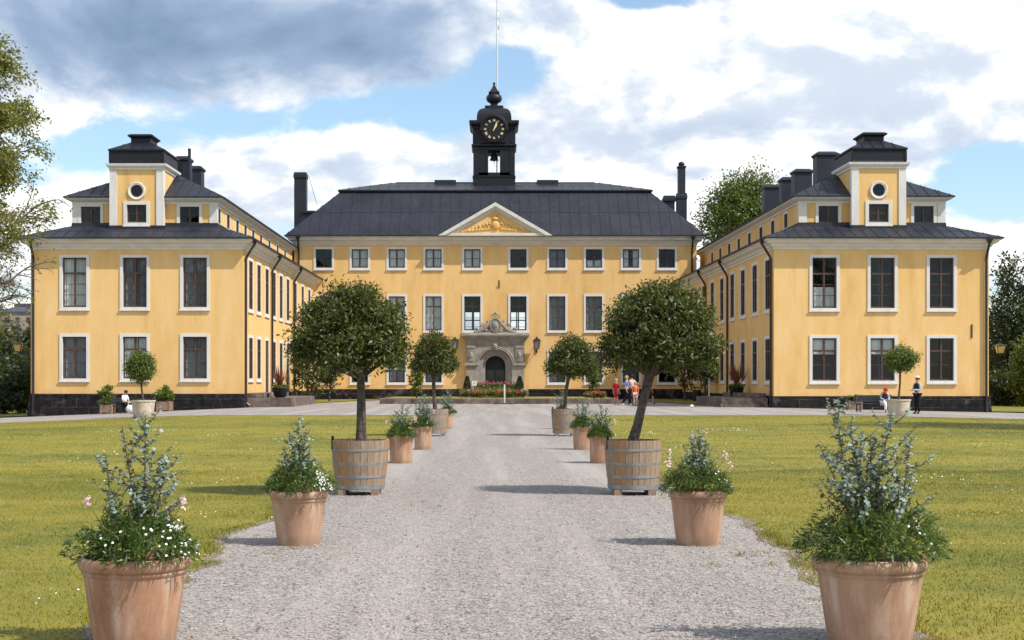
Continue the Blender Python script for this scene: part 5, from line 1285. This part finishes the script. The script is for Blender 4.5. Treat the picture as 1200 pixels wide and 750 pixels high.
side_lantern(21.5, 406, 81.9, -1, 'amber lantern on a bracket at the outer corner of the sunlit sided wing')
side_lantern(1172, 408, 80.9, 1, 'amber lantern on a bracket at the outer corner of the shaded sided wing')
# ------------------------------------------------------------------ people
def skin_obj(name, pts, edges, mat, parent, root=0, sub=1):
    """continuous surface grown round a skeleton: pts = [(x,y,z,r)]"""
    me = bpy.data.meshes.new(name); me.from_pydata([p[:3] for p in pts], edges, []); me.materials.append(M[mat])
    o = link(name, me, parent)
    md = o.modifiers.new('Skin', 'SKIN'); md.use_smooth_shade = True
    for i, sv in enumerate(me.skin_vertices[0].data):
        sv.radius = (pts[i][3], pts[i][3]); sv.use_root = (i == root)
    s = o.modifiers.new('Subdivision', 'SUBSURF'); s.levels = sub; s.render_levels = sub
    return o
def person(label, px, Y, rz, scale, pose, top, bottom, hair, shoes='cloth_black', hat=None, sleeves=None, dress=False, bare_legs=False, long_hair=False, z=None, group=None, female=False):
    X = wx(px, Y); t = thing('person', label, 'person', (X, Y, gh(X, Y) + .012 if z is None else z), rz, group)
    t.scale = (scale, scale, scale)
    J = {}
    sw = .155 if female else .175
    J['pelvis'] = (0, 0, .96, .125); J['spine'] = (0, 0, 1.14, .112); J['chest'] = (0, .01, 1.33, .135); J['neck'] = (0, .0, 1.49, .052); J['jaw'] = (0, -.015, 1.57, .075); J['head'] = (0, -.01, 1.655, .098); J['crown'] = (0, 0, 1.73, .06)
    for s, n in ((-1, 'r'), (1, 'l')):
        J['sh' + n] = (s * sw, .01, 1.415, .062); J['el' + n] = (s * (sw + .06), .03, 1.13, .042); J['wr' + n] = (s * (sw + .07), -.04, .90, .029)
        J['hip' + n] = (s * .085, 0, .90, .092); J['kn' + n] = (s * .095, -.01, .50, .06); J['an' + n] = (s * .10, .02, .09, .042); J['to' + n] = (s * .115, -.15, .035, .036)
    for k, v in pose.items(): J[k] = tuple(v) + (J[k][3],)
    # hands: palm and five unequal, bent fingers
    pts, idx, E = [], {}, []
    def P(n, p): idx[n] = len(pts); pts.append(p); return idx[n]
    for k, v in J.items(): P(k, v)
    def e(a, b): E.append((idx[a], idx[b]))
    for a, b in (('pelvis', 'spine'), ('spine', 'chest'), ('chest', 'neck'), ('neck', 'jaw'), ('jaw', 'head'), ('head', 'crown')): e(a, b)
    for n in 'rl':
        for a, b in (('chest', 'sh'), ('sh', 'el'), ('el', 'wr')): e(a if a == 'chest' else a + n, b + n)
        e('pelvis', 'hip' + n); e('hip' + n, 'kn' + n); e('kn' + n, 'an' + n); e('an' + n, 'to' + n)
        w = Vector(J['wr' + n][:3]); d = (w - Vector(J['el' + n][:3])).normalized(); palm = w + d * .075
        P('palm' + n, tuple(palm) + (.034,)); e('wr' + n, 'palm' + n)
        sd = d.cross(Vector((0, 1, 0.3))).normalized(); nm = d.cross(sd).normalized()
        for i, (off, L) in enumerate(((-.03, .070), (-.010, .080), (.010, .075), (.03, .058))):
            k1 = palm + d * .04 + sd * off; k2 = k1 + d * L * .5 + nm * .012; k3 = k2 + d * L * .35 + nm * .03
            for j, k in enumerate((k1, k2, k3)): P(f'f{n}{i}{j}', tuple(k) + (.010 - .001 * j,))
            e('palm' + n, f'f{n}{i}0'); e(f'f{n}{i}0', f'f{n}{i}1'); e(f'f{n}{i}1', f'f{n}{i}2')
        t1 = palm - sd * .04 - d * .02 + nm * .015; t2 = t1 - sd * .02 + d * .035 + nm * .012
        P('t' + n + '0', tuple(t1) + (.012,)); P('t' + n + '1', tuple(t2) + (.010,)); e('palm' + n, 't' + n + '0'); e('t' + n + '0', 't' + n + '1')
    skin_obj('body', pts, E, 'skin', t)
    H = Vector(J['head'][:3]); JW = Vector(J['jaw'][:3]); C = Vector(J['crown'][:3]); up = (C - JW).normalized(); fw = Vector((0, -1, 0)); fw = (fw - up * fw.dot(up)).normalized(); side = fw.cross(up)
    m = MB(); m.ball(H + fw * .095 - up * .015, .018, .8, 1.2, 1.4, 8, 6); m.build('nose', M['skin'], t, smooth=True)
    for s in (-1, 1):
        m = MB(); m.ball(H + fw * .088 + side * s * .034 + up * .018, .011, n=8, m=6); m.build('eye', M['eye'], t)
        m = MB(); m.ball(H + side * s * .10 - up * .005, .026, .4, .8, 1.2, 8, 6); m.build('ear', M['skin'], t)
    m = MB(); m.ball(JW + fw * .072 + up * .008, .022, 1, .35, .3, 8, 5); m.build('mouth', M['cloth_pink'], t)
    m = MB(); hc = H + up * .03 - fw * .022; m.ball(hc, .112, 1, 1, 1.0, 14, 9)
    if long_hair: m.ball(hc - up * .13 - fw * .04, .10, .95, .6, 1.5, 12, 8)
    m.build('hair', M[hair], t, smooth=True)
    if hat:
        m = MB(); c = H + up * .075; m.ball(c, .118, 1, 1, .62, 16, 8); m.ball(c + fw * .11 - up * .02, .085, 1, 1, .14, 12, 6); m.build('cap', M[hat], t, smooth=True)
    def garment(name, keys, edges, mat, grow, root):
        pp = [tuple(J[k][:3]) + (J[k][3] + grow.get(k, grow['*']),) for k in keys]; ix = {k: i for i, k in enumerate(keys)}
        skin_obj(name, pp, [(ix[a], ix[b]) for a, b in edges], mat, t, ix[root])
    J['collar'] = tuple(Vector(J['chest'][:3]).lerp(Vector(J['neck'][:3]), .72)) + (.07,)
    garment('shirt', ['pelvis', 'spine', 'chest', 'collar', 'shr', 'shl'] + ([] if sleeves else ['elr', 'ell']), [('pelvis', 'spine'), ('spine', 'chest'), ('chest', 'collar'), ('chest', 'shr'), ('chest', 'shl')] + ([] if sleeves else [('shr', 'elr'), ('shl', 'ell')]), top, {'*': .016, 'elr': .012, 'ell': .012, 'collar': .0}, 'chest')
    if sleeves:
        for n in 'rl': garment('sleeve', ['sh' + n, 'el' + n, 'wr' + n], [('sh' + n, 'el' + n), ('el' + n, 'wr' + n)], sleeves, {'*': .012}, 'sh' + n)
    if dress:
        a = Vector(J['pelvis'][:3]); kk = (Vector(J['knr'][:3]) + Vector(J['knl'][:3])) / 2; J['hem'] = tuple(a.lerp(kk, .95)) + (.19,); J['mid'] = tuple(a.lerp(kk, .4)) + (.165,)
        garment('skirt', ['spine', 'pelvis', 'mid', 'hem'], [('spine', 'pelvis'), ('pelvis', 'mid'), ('mid', 'hem')], bottom, {'*': .02}, 'pelvis')
    else:
        ks = ['pelvis', 'hipr', 'hipl', 'knr', 'knl']; ee = [('pelvis', 'hipr'), ('pelvis', 'hipl'), ('hipr', 'knr'), ('hipl', 'knl')]
        if not bare_legs: ks += ['anr', 'anl']; ee += [('knr', 'anr'), ('knl', 'anl')]
        garment('trousers', ks, ee, bottom, {'*': .017, 'knr': .02, 'knl': .02, 'anr': .025, 'anl': .025}, 'pelvis')
    for n in 'rl': garment('shoe', ['an' + n, 'to' + n], [('an' + n, 'to' + n)], shoes, {'*': .012}, 'an' + n)
    return t
def seated(lean=0.0):
    d = -.47; p = {}
    for k, (x, y, z) in dict(pelvis=(0, .02, .52), spine=(0, .03, .69), chest=(0, .02 - lean * .5, .88), neck=(0, -.0 - lean, 1.03 - lean * .2), jaw=(0, -.03 - lean * 1.4, 1.10 - lean * .4), head=(0, -.035 - lean * 1.6, 1.185 - lean * .45), crown=(0, -.03 - lean * 1.7, 1.26 - lean * .5)).items(): p[k] = (x, y, z)
    for s, n in ((-1, 'r'), (1, 'l')):
        p['sh' + n] = (s * .165, .01 - lean * .6, .965 - lean * .1); p['el' + n] = (s * .23, -.06 - lean * .4, .72); p['wr' + n] = (s * .10, -.26, .66)
        p['hip' + n] = (s * .09, -.02, .50); p['kn' + n] = (s * .11, -.43, .49); p['an' + n] = (s * .10, -.42, .09); p['to' + n] = (s * .11, -.58, .035)
    return p
hold = dict(wrr=(-.10, -.33, 1.16), elr=(-.23, -.05, 1.13), wrl=(.10, -.33, 1.14), ell=(.23, -.05, 1.12))
walk = dict(knr=(-.095, -.16, .52), anr=(-.10, -.20, .10), tor=(-.115, -.37, .05), knl=(.095, .06, .50), anl=(.10, .30, .13), tol=(.11, .17, .04), wrr=(-.2, -.05, .9), wrl=(.2, -.3, 1.1), ell=(.23, -.03, 1.13))
person('standing person in white cap, dark vest and grey sleeves, holding both hands up in front', 1075, 68.5, R(-62), 1.02, hold, 'cloth_navy', 'cloth_black', 'hair_dark', hat='straw', sleeves='cloth_grey')
t = person('seated person with bright red head covering and white trousers, on the dark bench', 1036, 71.2, R(8), .98, seated(.12), 'cloth_navy', 'cloth_white', 'hair_red', shoes='shoe_red', sleeves='cloth_grey', long_hair=True, female=True)
person('seated dark haired person in a white shirt, in front of the sunlit sided wing', 146, 77.5, R(62), .98, seated(.05), 'cloth_white', 'cloth_black', 'hair_dark')
grp = 'visitors before the shaded wing'
person('fair haired child in a red dress, leftmost of the visitors', 722, 85, R(150), .90, {}, 'cloth_red', 'cloth_red', 'hair_fair', dress=True, group=grp, female=True, shoes='cloth_white', long_hair=True)
person('adult in a blue top and black trousers, stepping between the visitors', 734.5, 84.6, R(70), 1.0, walk, 'cloth_blue', 'cloth_black', 'hair_fair', group=grp, shoes='cloth_white')
person('adult in a pale pink top standing behind the orange dressed child', 740.5, 86.4, R(200), 1.04, hold, 'cloth_pink', 'cloth_black', 'hair_dark', group=grp, female=True)
person('child in an orange shirt and pink shorts among the visitors', 744.5, 84.2, R(175), .80, {}, 'cloth_orange', 'cloth_pink', 'hair_fair', group=grp, bare_legs=True, female=True, shoes='cloth_white')
person('person in dark maroon walking behind the leaning tree trunk', 761.5, 90, R(120), .95, walk, 'cloth_maroon', 'cloth_maroon', 'hair_dark', group=grp, bare_legs=True)
def bench(px, Y, rz, label, L=1.7):
    X = wx(px, Y); t = thing('garden_bench', label, 'bench', (X, Y, gh(X, Y) + .012), rz, 'benches by the wings')
    m = MB(); [m.box(-L / 2, L / 2, -.22 + i * .10, -.14 + i * .10, .41, .44) for i in range(5)]; m.build('seat', M['bench'], t)
    m = MB(); [m.box(-L / 2, L / 2, .29 + i * .02, .32 + i * .02, .52 + i * .12, .61 + i * .12) for i in range(3)]; m.build('backrest', M['bench'], t)
    for sx in (-1, 1):
        m = MB(); x = sx * (L / 2 - .12); m.box(x - .025, x + .025, -.22, -.17, 0, .41); m.box(x - .025, x + .025, .22, .27, 0, .41); m.bar((x, .25, .38), (x, .345, .90), .05, .04); m.box(x - .024, x + .024, -.22, .27, .36, .408); m.build('leg', M['bench'], t)
    return t
bench(1026, 71.3, R(8), 'long dark slatted bench under the red haired seated person', 2.0)
bench(144, 77.6, R(62), 'dark slatted bench under the seated person in a white shirt', 1.1)
X = wx(153, 77); tb = MB(); tb.ball((0, 0, .24), .26, 1, .7, .85, 12, 8); tb.tube([(-.14, 0, .38), (-.1, 0, .6), (.1, 0, .6), (.14, 0, .38)], .018, 6)
o = tb.build('tote_bag', M['cloth_white'], smooth=True); o.location = (X, 77, gh(X, 77) + .01); tag(o, 'white bulging tote bag on the gravel beside the seated person in a white shirt', 'bag')

# ------------------------------------------------------------------ trees
def tree(name, label, X, Y, h, rx, rz, seed, mat, leaf, n=220, per=28, trunk_r=.25, group=None, base_z=None, bark='bark', shell=.35, lump=.3, cx=0, clump=None, cb=.35, rzf=1.0):
    z = gh(X, Y) if base_z is None else base_z
    t = thing(name, label, 'tree', (X, Y, z), 0, group); rr = random.Random(seed)
    cz = h - rz
    P, D, N, C, r = crown_points(n, per, rx, rx * .9, rz, seed, shell, .1, clump or rx * .13, lump)
    off = np.array([cx, 0, cz]); k = len(P)
    tr = MB(); top = Vector((cx * .7, 0, cz + rz * .25)); b = Vector((0, 0, -.3))
    pts = [b, Vector((0, 0, .5)), b.lerp(top, .4) + Vector((rr.uniform(-.2, .2), 0, 0)), b.lerp(top, .75), top]
    tr.tube(pts, [trunk_r * 1.5, trunk_r * 1.1, trunk_r * .85, trunk_r * .5, trunk_r * .15], 9)
    for q in range(22):
        c = Vector(C[rr.randrange(len(C))] + off); s = pts[2].lerp(pts[4], rr.random() * .8); mid = s.lerp(c, .5) + Vector((0, 0, rz * .06))
        tr.tube([s, mid, c], [trunk_r * .38, trunk_r * .2, trunk_r * .05], 6)
    tr.build('trunk', M[bark], t, smooth=True)
    link('crown', leaves('crown', P + off, D, N, leaf * (.6 + .8 * r.random(k)), leaf * .55 * (.7 + .6 * r.random(k)), M[mat], 'kite', droop=.15), t)
    return t
def tree_at(name, label, px, Y, top, halfw, height_px, seed, mat, **kw):
    s = Y / F; X = wx(px, Y); h = wz(top, Y) - gh(X, Y)
    return tree(name, label, X, Y, h, halfw * s, height_px / 2 * s, seed, mat, **kw)
# slim young trees on the raised lawn and small trees by the inner walls
tree_at('slim_tree', 'slim yellow green young tree on the raised lawn, nearer the sunlit wing', 488, 93, 422, 8.5, 48, 81, 'laurel_light', leaf=.15, n=90, per=18, trunk_r=.035, base_z=KZ - .02, group='slim young trees on the raised lawn', shell=.2)
tree_at('slim_tree', 'slim yellow green young tree on the raised lawn, above the small red flower bed', 696, 93, 422, 9, 46, 82, 'laurel_light', leaf=.15, n=90, per=18, trunk_r=.035, base_z=KZ - .02, group='slim young trees on the raised lawn', shell=.2)
for px, Y, top, hw, hp, sd, lab in ((360, 98, 404, 20, 66, 83, 'dark bushy small tree reaching to the ground, at the foot of the sunlit wing wall'), (386, 103, 402, 17, 56, 84, 'dark small tree with a bare stem near the corner of the sunlit wing wall'),
                                (803, 104, 390, 16, 66, 85, 'small dark tree with a bare stem in the corner of the shaded wing wall'), (828, 98, 394, 17, 66, 86, 'small dark tree with a pale stake, next to the slim litter bin')):
    tree_at('small_tree', lab, px, Y, top, hw, hp, sd, 'laurel', leaf=.19, n=110, per=20, trunk_r=.07, group='small trees by the inner wing walls', shell=.25)
X = wx(831, 97.5); st = MB(); st.tube([(0, 0, -.05), (0, 0, 1.55)], .06, 8); st.tube([(-.05, 0, 1.35), (-.25, .15, 1.4)], .02, 5)
o = st.build('tree_stake', M['cloth_white']); o.location = (X, 97.5, .05); tag(o, 'pale wooden stake standing beside the small tree next to the slim litter bin', 'stake')
# behind and beside the palace
tree_at('broad_tree', 'tall broad leafy tree rising behind the shaded wing roof', 878, 138, 202, 53, 150, 91, 'tree_mid', leaf=.32, n=620, per=40, trunk_r=.5, lump=.13)
tree_at('round_tree', 'distant tree top between the roof chimneys of the shaded wing', 990, 150, 228, 26, 90, 96, 'tree_mid', leaf=.40, n=120, per=24, trunk_r=.4)
for px, Y, top, hw, hp, sd, mt, lab in (
    (1196, 112, 298, 34, 200, 101, 'tree_dark', 'tall dark tree beyond the shaded sided wing, with a spire like top against the sky'),
    (1172, 126, 348, 26, 150, 102, 'tree_dark', 'dark tree close behind the amber lantern of the shaded sided wing'),
    (1224, 100, 390, 36, 110, 103, 'tree_mid', 'lighter green bush like tree before the dark trees beyond the shaded sided wing'),
    (1240, 130, 320, 40, 180, 104, 'tree_dark', 'dark tree half outside the frame beyond the lighter green bush like tree')):
    tree_at('park_tree', lab, px, Y, top, hw, hp, sd, mt, leaf=.30, n=300, per=30, trunk_r=.35, group='trees beyond the shaded wing', lump=.32)
for i, (px, Y, top, hw, hp, mt, lab) in enumerate((
    (14, 122, 392, 24, 112, 'tree_dark', 'dark green rounded tree behind the amber lantern of the sunlit sided wing'),
    (-22, 112, 384, 34, 120, 'tree_dark', 'dark tree low at the frame edge beyond the sunlit sided wing'),
    (34, 140, 372, 22, 130, 'tree_dark', 'dark tree partly hidden by the corner of the sunlit sided wing'),
    (-8, 170, 366, 26, 120, 'tree_mid', 'mid green tree under the far brick houses'))):
    tree_at('hillside_tree', lab, px, Y, top, hw, hp, 111 + i, mt, leaf=.34, n=260, per=30, trunk_r=.3, group='trees beyond the sunlit wing', lump=.3)
for i, (px, Y, lab) in enumerate(((4, 96, 'broad dark bush beyond the amber lantern of the sunlit sided wing'), (36, 99, 'dark bush close to the outer plinth of the sunlit sided wing'), (1168, 104, 'low dark bush close to the outer plinth of the shaded sided wing'), (1192, 108, 'low dark bush under the spire topped tree'))):
    X = wx(px, Y); tree('dark_bush', lab, X, Y, 3.6 if px < 600 else 2.6, 2.2, 1.9 if px < 600 else 1.4, 131 + i, 'tree_dark', leaf=.26, n=170, per=24, trunk_r=.08, group='dark bushes beside the wings', lump=.25)
# shade tree beside the lawn: the photograph shows its shadow
tree('shade_tree', 'large tree beside the lawn outside the frame, casting shade on the grass', 24.6, 44.0, 14.5, 5.0, 4.6, 141, 'tree_mid', leaf=.30, n=260, per=26, trunk_r=.35, lump=.12)

# the big thin-leaved tree leaning in from the edge: branching limbs with leafy twigs
def branching_tree():
    Y = 56.0; X = wx(-128, Y); z0 = gh(X, Y); rr = random.Random(17); r = np.random.default_rng(17)
    t = thing('old_tree', 'old tree with thin sunlit leaves and bare lower twigs hanging in from the frame edge', 'tree', (X, Y, z0))
    tr = MB(); tips = []
    def grow(p, d, L, rad, lev):
        n = 4; pts = [p]; q = p.copy(); dd = d.copy()
        for i in range(n):
            dd = (dd + Vector((rr.gauss(0, .13), rr.gauss(0, .13), rr.gauss(.02, .10) - (.10 if lev > 3 else 0)))).normalized(); q = q + dd * (L / n); pts.append(q.copy())
        tr.tube(pts, [rad * (1 - .55 * i / n) for i in range(n + 1)], 9 if lev < 2 else (6 if lev < 4 else 4), cap=lev == 0)
        if lev >= 4:
            tips.extend((pts[i], dd.copy(), lev) for i in range(1, n + 1))
        if lev == 5: return
        kids = (5, 5, 5, 4, 3)[lev]
        for k in range(kids):
            u = 1.0 if k == 0 else rr.uniform(.30, .98); i = min(n - 1, int(u * n)); s = pts[i].lerp(pts[i + 1], min(1, u * n - i))
            a = Vector((rr.gauss(.12, 1), rr.gauss(0, 1), rr.gauss(.18, .6))); a = (a - dd * a.dot(dd)).normalized()
            sp = .35 if k == 0 else rr.uniform(.6, 1.1); grow(s, (dd + a * sp).normalized(), L * rr.uniform(.56, .74), rad * (.62 if k == 0 else .42), lev + 1)
    grow(Vector((0, 0, -.4)), Vector((-.05, 0, 1)), 5.9, .46, 0)
    for (zz, dx, L) in ((4.4, 1.0, 2.6), (6.4, 1.0, 2.7), (8.2, 1.0, 2.6), (10.0, .9, 2.6), (3.6, .9, 2.5), (5.4, 1.0, 2.8), (11.2, .7, 2.6)):
        grow(Vector((.1, 0, zz)), Vector((dx, rr.uniform(-.3, .3), .45)).normalized(), L, .16, 1)
    tr.build('trunk', M['bark_pale'], t)
    P, D = [], []
    for p, d, lev in tips:
        dens = min(1, max(.05, (p.z - 6.0) / 4.0)) * (.35 + .65 * (noise.noise(p * .7) > .02))
        for k in range(7):
            if rr.random() < dens: P.append(tuple(p + Vector((rr.gauss(0, .13), rr.gauss(0, .13), rr.gauss(-.03, .11))))); D.append(tuple(d + Vector((rr.gauss(0, .8), rr.gauss(0, .8), rr.gauss(-.3, .6)))))
    P = np.array(P); D = np.array(D); k = len(P)
    link('crown', leaves('crown', P, D, unit(r.normal(0, .6, (k, 3)) + np.array([0, -.1, .8])), .15 * (.6 + .7 * r.random(k)), .085, M['tree_left'], 'kite', droop=.2), t)
    print('old tree leaves', k)
branching_tree()

# far wooded ridge and the houses on it
def ridge():
    xs = np.linspace(-420, 420, 90); ys = np.linspace(380, 560, 10); X, Y = np.meshgrid(xs, ys, indexing='ij')
    H = np.zeros_like(X)
    for i in range(len(xs)):
        for j in range(len(ys)):
            H[i, j] = 18 * (.55 + .45 * noise.noise(Vector((X[i, j] * .012, Y[i, j] * .01, 3))))
    H = H * np.sin(np.clip((Y - 380) / 180, 0, 1) * PI * .5) * (1 - .35 * sstep(-150, 120, X)) - 3
    V = np.stack([X, Y, H], -1).reshape(-1, 3); nx, ny = X.shape; i, j = np.meshgrid(np.arange(nx - 1), np.arange(ny - 1), indexing='ij'); a = (i * ny + j).ravel()
    tag(link('hill', np_mesh('hill', V, np.stack([a, a + ny, a + ny + 1, a + 1], 1), M['hill'], True)), kind='structure')
    # far woods: reads as one mass
    r = np.random.default_rng(5); k = 2600; ii = r.integers(0, len(V), k); C = V[ii] + np.stack([r.uniform(-5, 5, k), r.uniform(-10, 10, k), r.uniform(2, 7, k)], 1)
    per = 26; P = np.repeat(C, per, 0) + r.normal(0, 1.7, (k * per, 3)); n = len(P)
    tag(link('far_woods', leaves('far_woods', P, rand_dirs(n, r), unit(r.normal(0, .6, (n, 3)) + np.array([0, -.3, .8])), 1.7, 1.3, M['tree_dark'], 'kite')), kind='stuff')
ridge()
def far_house(px, Y, top, w, d, h, label, flat=True):
    X = wx(px, Y); zt = wz(top, Y); t = thing('far_house', label, 'building', (X, Y, zt - h), 0, 'houses on the far ridge')
    m = MB(); m.box(-w / 2, w / 2, 0, d, -12, h - .8); m.build('wall', M['city_wall'], t)
    m = MB(); m.ring(-w / 2, w / 2, 0, d, [(.2, h - .8), (.2, h), (-2.5, h + 1.4)], cap1=True); m.box(-w * .3, w * .1, d * .3, d * .6, h, h + 2.6); m.build('roof', M['city_roof'], t)
    nx = max(3, int(w / 3.2))
    for r_ in range(4):
        for i in range(nx):
            x = -w / 2 + (i + .5) * w / nx; z = h - 3.2 - r_ * 3.1; m = MB(); m.box(x - .6, x + .6, -.08, .3, z, z + 1.5); m.build('window', M['city_window'], t)
far_house(27, 430, 365, 13, 12, 13, 'far brick apartment block with a dark roof, beside the corner of the sunlit sided wing')
far_house(10, 450, 371, 11, 12, 10, 'far lower pale block next to the dark roofed brick apartment block')
far_house(-12, 440, 368, 14, 12, 12, 'far brick block behind the old tree at the frame edge')

# ------------------------------------------------------------------ sky, sun, exposure
EL, AZ = 51.0, 62.0           # sun height; degrees to the right of straight behind the camera
sd = Vector((math.sin(R(AZ)) * math.cos(R(EL)), -math.cos(R(AZ)) * math.cos(R(EL)), math.sin(R(EL))))
sl = bpy.data.lights.new('sun', 'SUN'); sl.energy = 4.6; sl.angle = R(0.5); sl.color = (1.0, 0.945, 0.86)
so = bpy.data.objects.new('sun', sl); COL.objects.link(so); so.rotation_euler = (-sd).to_track_quat('-Z', 'Y').to_euler(); so.location = (40, -30, 60)
w = bpy.data.worlds.new('World'); scene.world = w; w.use_nodes = True; nt = w.node_tree
bg = nt.nodes['Background']; bg.inputs['Strength'].default_value = 0.1
sky = nd(nt, 'ShaderNodeTexSky', sky_type='NISHITA', sun_disc=False, sun_elevation=R(EL), sun_rotation=R(180 - AZ), altitude=20.0, air_density=1.0, dust_density=0.6, ozone_density=1.6)
dirn = nd(nt, 'ShaderNodeTexCoord').outputs['Generated']
sep = nd(nt, 'ShaderNodeSeparateXYZ', {0: dirn})
dx, dy, dz = sep.outputs
# clouds live on the sky sphere: azimuth/altitude-like coordinates plus noise
ady = mth(nt, 'MAXIMUM', mth(nt, 'ABSOLUTE', dy), 0.12)
u = mth(nt, 'DIVIDE', dx, ady); v = mth(nt, 'DIVIDE', dz, ady)
def sk(px, py): return (px - VX) / F, (VY - py) / F
def blobf(px, py, rx, ry, amp):
    u0, v0 = sk(px, py); a = mth(nt, 'DIVIDE', mth(nt, 'SUBTRACT', u, u0), rx / F); b = mth(nt, 'DIVIDE', mth(nt, 'SUBTRACT', v, v0), ry / F)
    d2 = mth(nt, 'ADD', mth(nt, 'MULTIPLY', a, a), mth(nt, 'MULTIPLY', b, b))
    return mth(nt, 'MULTIPLY', mth(nt, 'EXPONENT', mth(nt, 'MULTIPLY', d2, -1.0)), amp)
def addall(l):
    s = l[0]
    for q in l[1:]: s = mth(nt, 'ADD', s, q)
    return s
def cloudvec(ox=0.0, oz=0.0):
    c = nd(nt, 'ShaderNodeCombineXYZ', {0: mth(nt, 'ADD', dx, ox), 1: dy, 2: mth(nt, 'MULTIPLY', mth(nt, 'ADD', dz, oz), 1.7)})
    return c.outputs[0]
def fbm(vec):
    a = noise_t(nt, vec, 5.0, 10, 0.57, 0.35); b = noise_t(nt, vec, 19.0, 8, 0.62, 0.2)
    return mth(nt, 'ADD', mth(nt, 'MULTIPLY', a, 0.78), mth(nt, 'MULTIPLY', b, 0.22))
n0 = fbm(cloudvec()); n1 = fbm(cloudvec(0.010, 0.014)); n2 = noise_t(nt, cloudvec(0.05, 0.07), 5.0, 4, 0.5, 0.35)
place = addall([blobf(230, 30, 350, 85, .34), blobf(300, 205, 190, 45, .10), blobf(70, 110, 60, 50, .10), blobf(110, 290, 150, 60, .10), blobf(470, 225, 170, 60, .13), blobf(900, 110, 290, 120, .26), blobf(1130, 30, 160, 60, .14), blobf(660, 180, 110, 60, .12), blobf(590, 5, 60, 30, .16), blobf(1100, 285, 160, 40, .12), blobf(820, 250, 160, 40, .14),
                blobf(450, 128, 120, 30, -.20), blobf(600, 75, 80, 46, -.30), blobf(745, -2, 70, 22, -.26), blobf(105, 180, 70, 24, -.16), blobf(1165, 205, 80, 36, -.24), blobf(300, 150, 80, 20, -.14), blobf(380, 200, 50, 14, -.08), blobf(1010, 230, 60, 14, -.06)])
den = mth(nt, 'ADD', n0, place)
cover = remap(nt, den, 0.465, 0.56, 0, 1, True)
# self shading: brighter where the cloud thins towards the light, darker in thick undersides
s1 = mth(nt, 'MULTIPLY', mth(nt, 'SUBTRACT', n0, n1), 5.2); s2 = mth(nt, 'MULTIPLY', mth(nt, 'SUBTRACT', noise_t(nt, cloudvec(), 5.0, 4, 0.5, 0.35), n2), 0.85)
dark = addall([blobf(170, 35, 280, 85, .66), blobf(450, 45, 130, 60, .52), blobf(60, 20, 120, 80, .15), blobf(800, 238, 260, 34, .16), blobf(1060, 185, 140, 40, .12), blobf(690, 225, 110, 30, .03), blobf(560, 225, 60, 40, .10), blobf(850, 158, 130, 22, .10), blobf(280, 190, 120, 30, .14)])
dark = mth(nt, 'MULTIPLY', dark, remap(nt, noise_t(nt, cloudvec(.3, .1), 6.0, 7, .6), .30, .65, .9, 1.12))
s1 = mth(nt, 'MULTIPLY', s1, mth(nt, 'MAXIMUM', mth(nt, 'SUBTRACT', 1.0, mth(nt, 'MULTIPLY', dark, 1.15)), 0.3))
s = mth(nt, 'SUBTRACT', mth(nt, 'ADD', mth(nt, 'ADD', s1, s2), 0.89), dark)
s = mth(nt, 'SUBTRACT', s, mth(nt, 'MULTIPLY', mth(nt, 'MAXIMUM', mth(nt, 'SUBTRACT', den, 0.72), 0.0), 0.55))
s = mth(nt, 'SMOOTH_MAX', s, mth(nt, 'SUBTRACT', 0.62, mth(nt, 'MULTIPLY', dark, 1.15)), 0.35)
ramp = nd(nt, 'ShaderNodeValToRGB'); nt.links.new(s, ramp.inputs[0]); el = ramp.color_ramp.elements
el[0].position = 0.05; el[0].color = (.20, .29, .43, 1); el[1].position = 1.0; el[1].color = (1.0, 1.0, 1.0, 1)
for p_, c_ in ((.30, (.30, .40, .56, 1)), (.55, (.52, .60, .73, 1)), (.74, (.69, .745, .82, 1))): el.new(p_).color = c_
ccol = mixc(nt, 1.0, ramp.outputs[0], (10.2, 10.2, 10.2), 'MULTIPLY')
skyc = mixc(nt, 1.0, sky.outputs[0], (1.45, 1.55, 1.55), 'MULTIPLY')
skyc = mixc(nt, 0.10, skyc, (6.0, 7.2, 8.2))
final = mixc(nt, cover, skyc, ccol)
nt.links.new(final, bg.inputs['Color'])
vs_ = scene.view_settings; vs_.view_transform = 'Standard'; vs_.look = 'None'; vs_.gamma = 1.0; vs_.use_curve_mapping = False; vs_.exposure = 0.25
cy = scene.cycles
w.cycles.sampling_method = 'MANUAL'; w.cycles.sample_map_resolution = 512
cy.max_bounces = 6; cy.diffuse_bounces = 3; cy.glossy_bounces = 3; cy.transmission_bounces = 4; cy.transparent_max_bounces = 12
cy.use_adaptive_sampling = True
try: cy.use_denoising = True
except Exception: pass
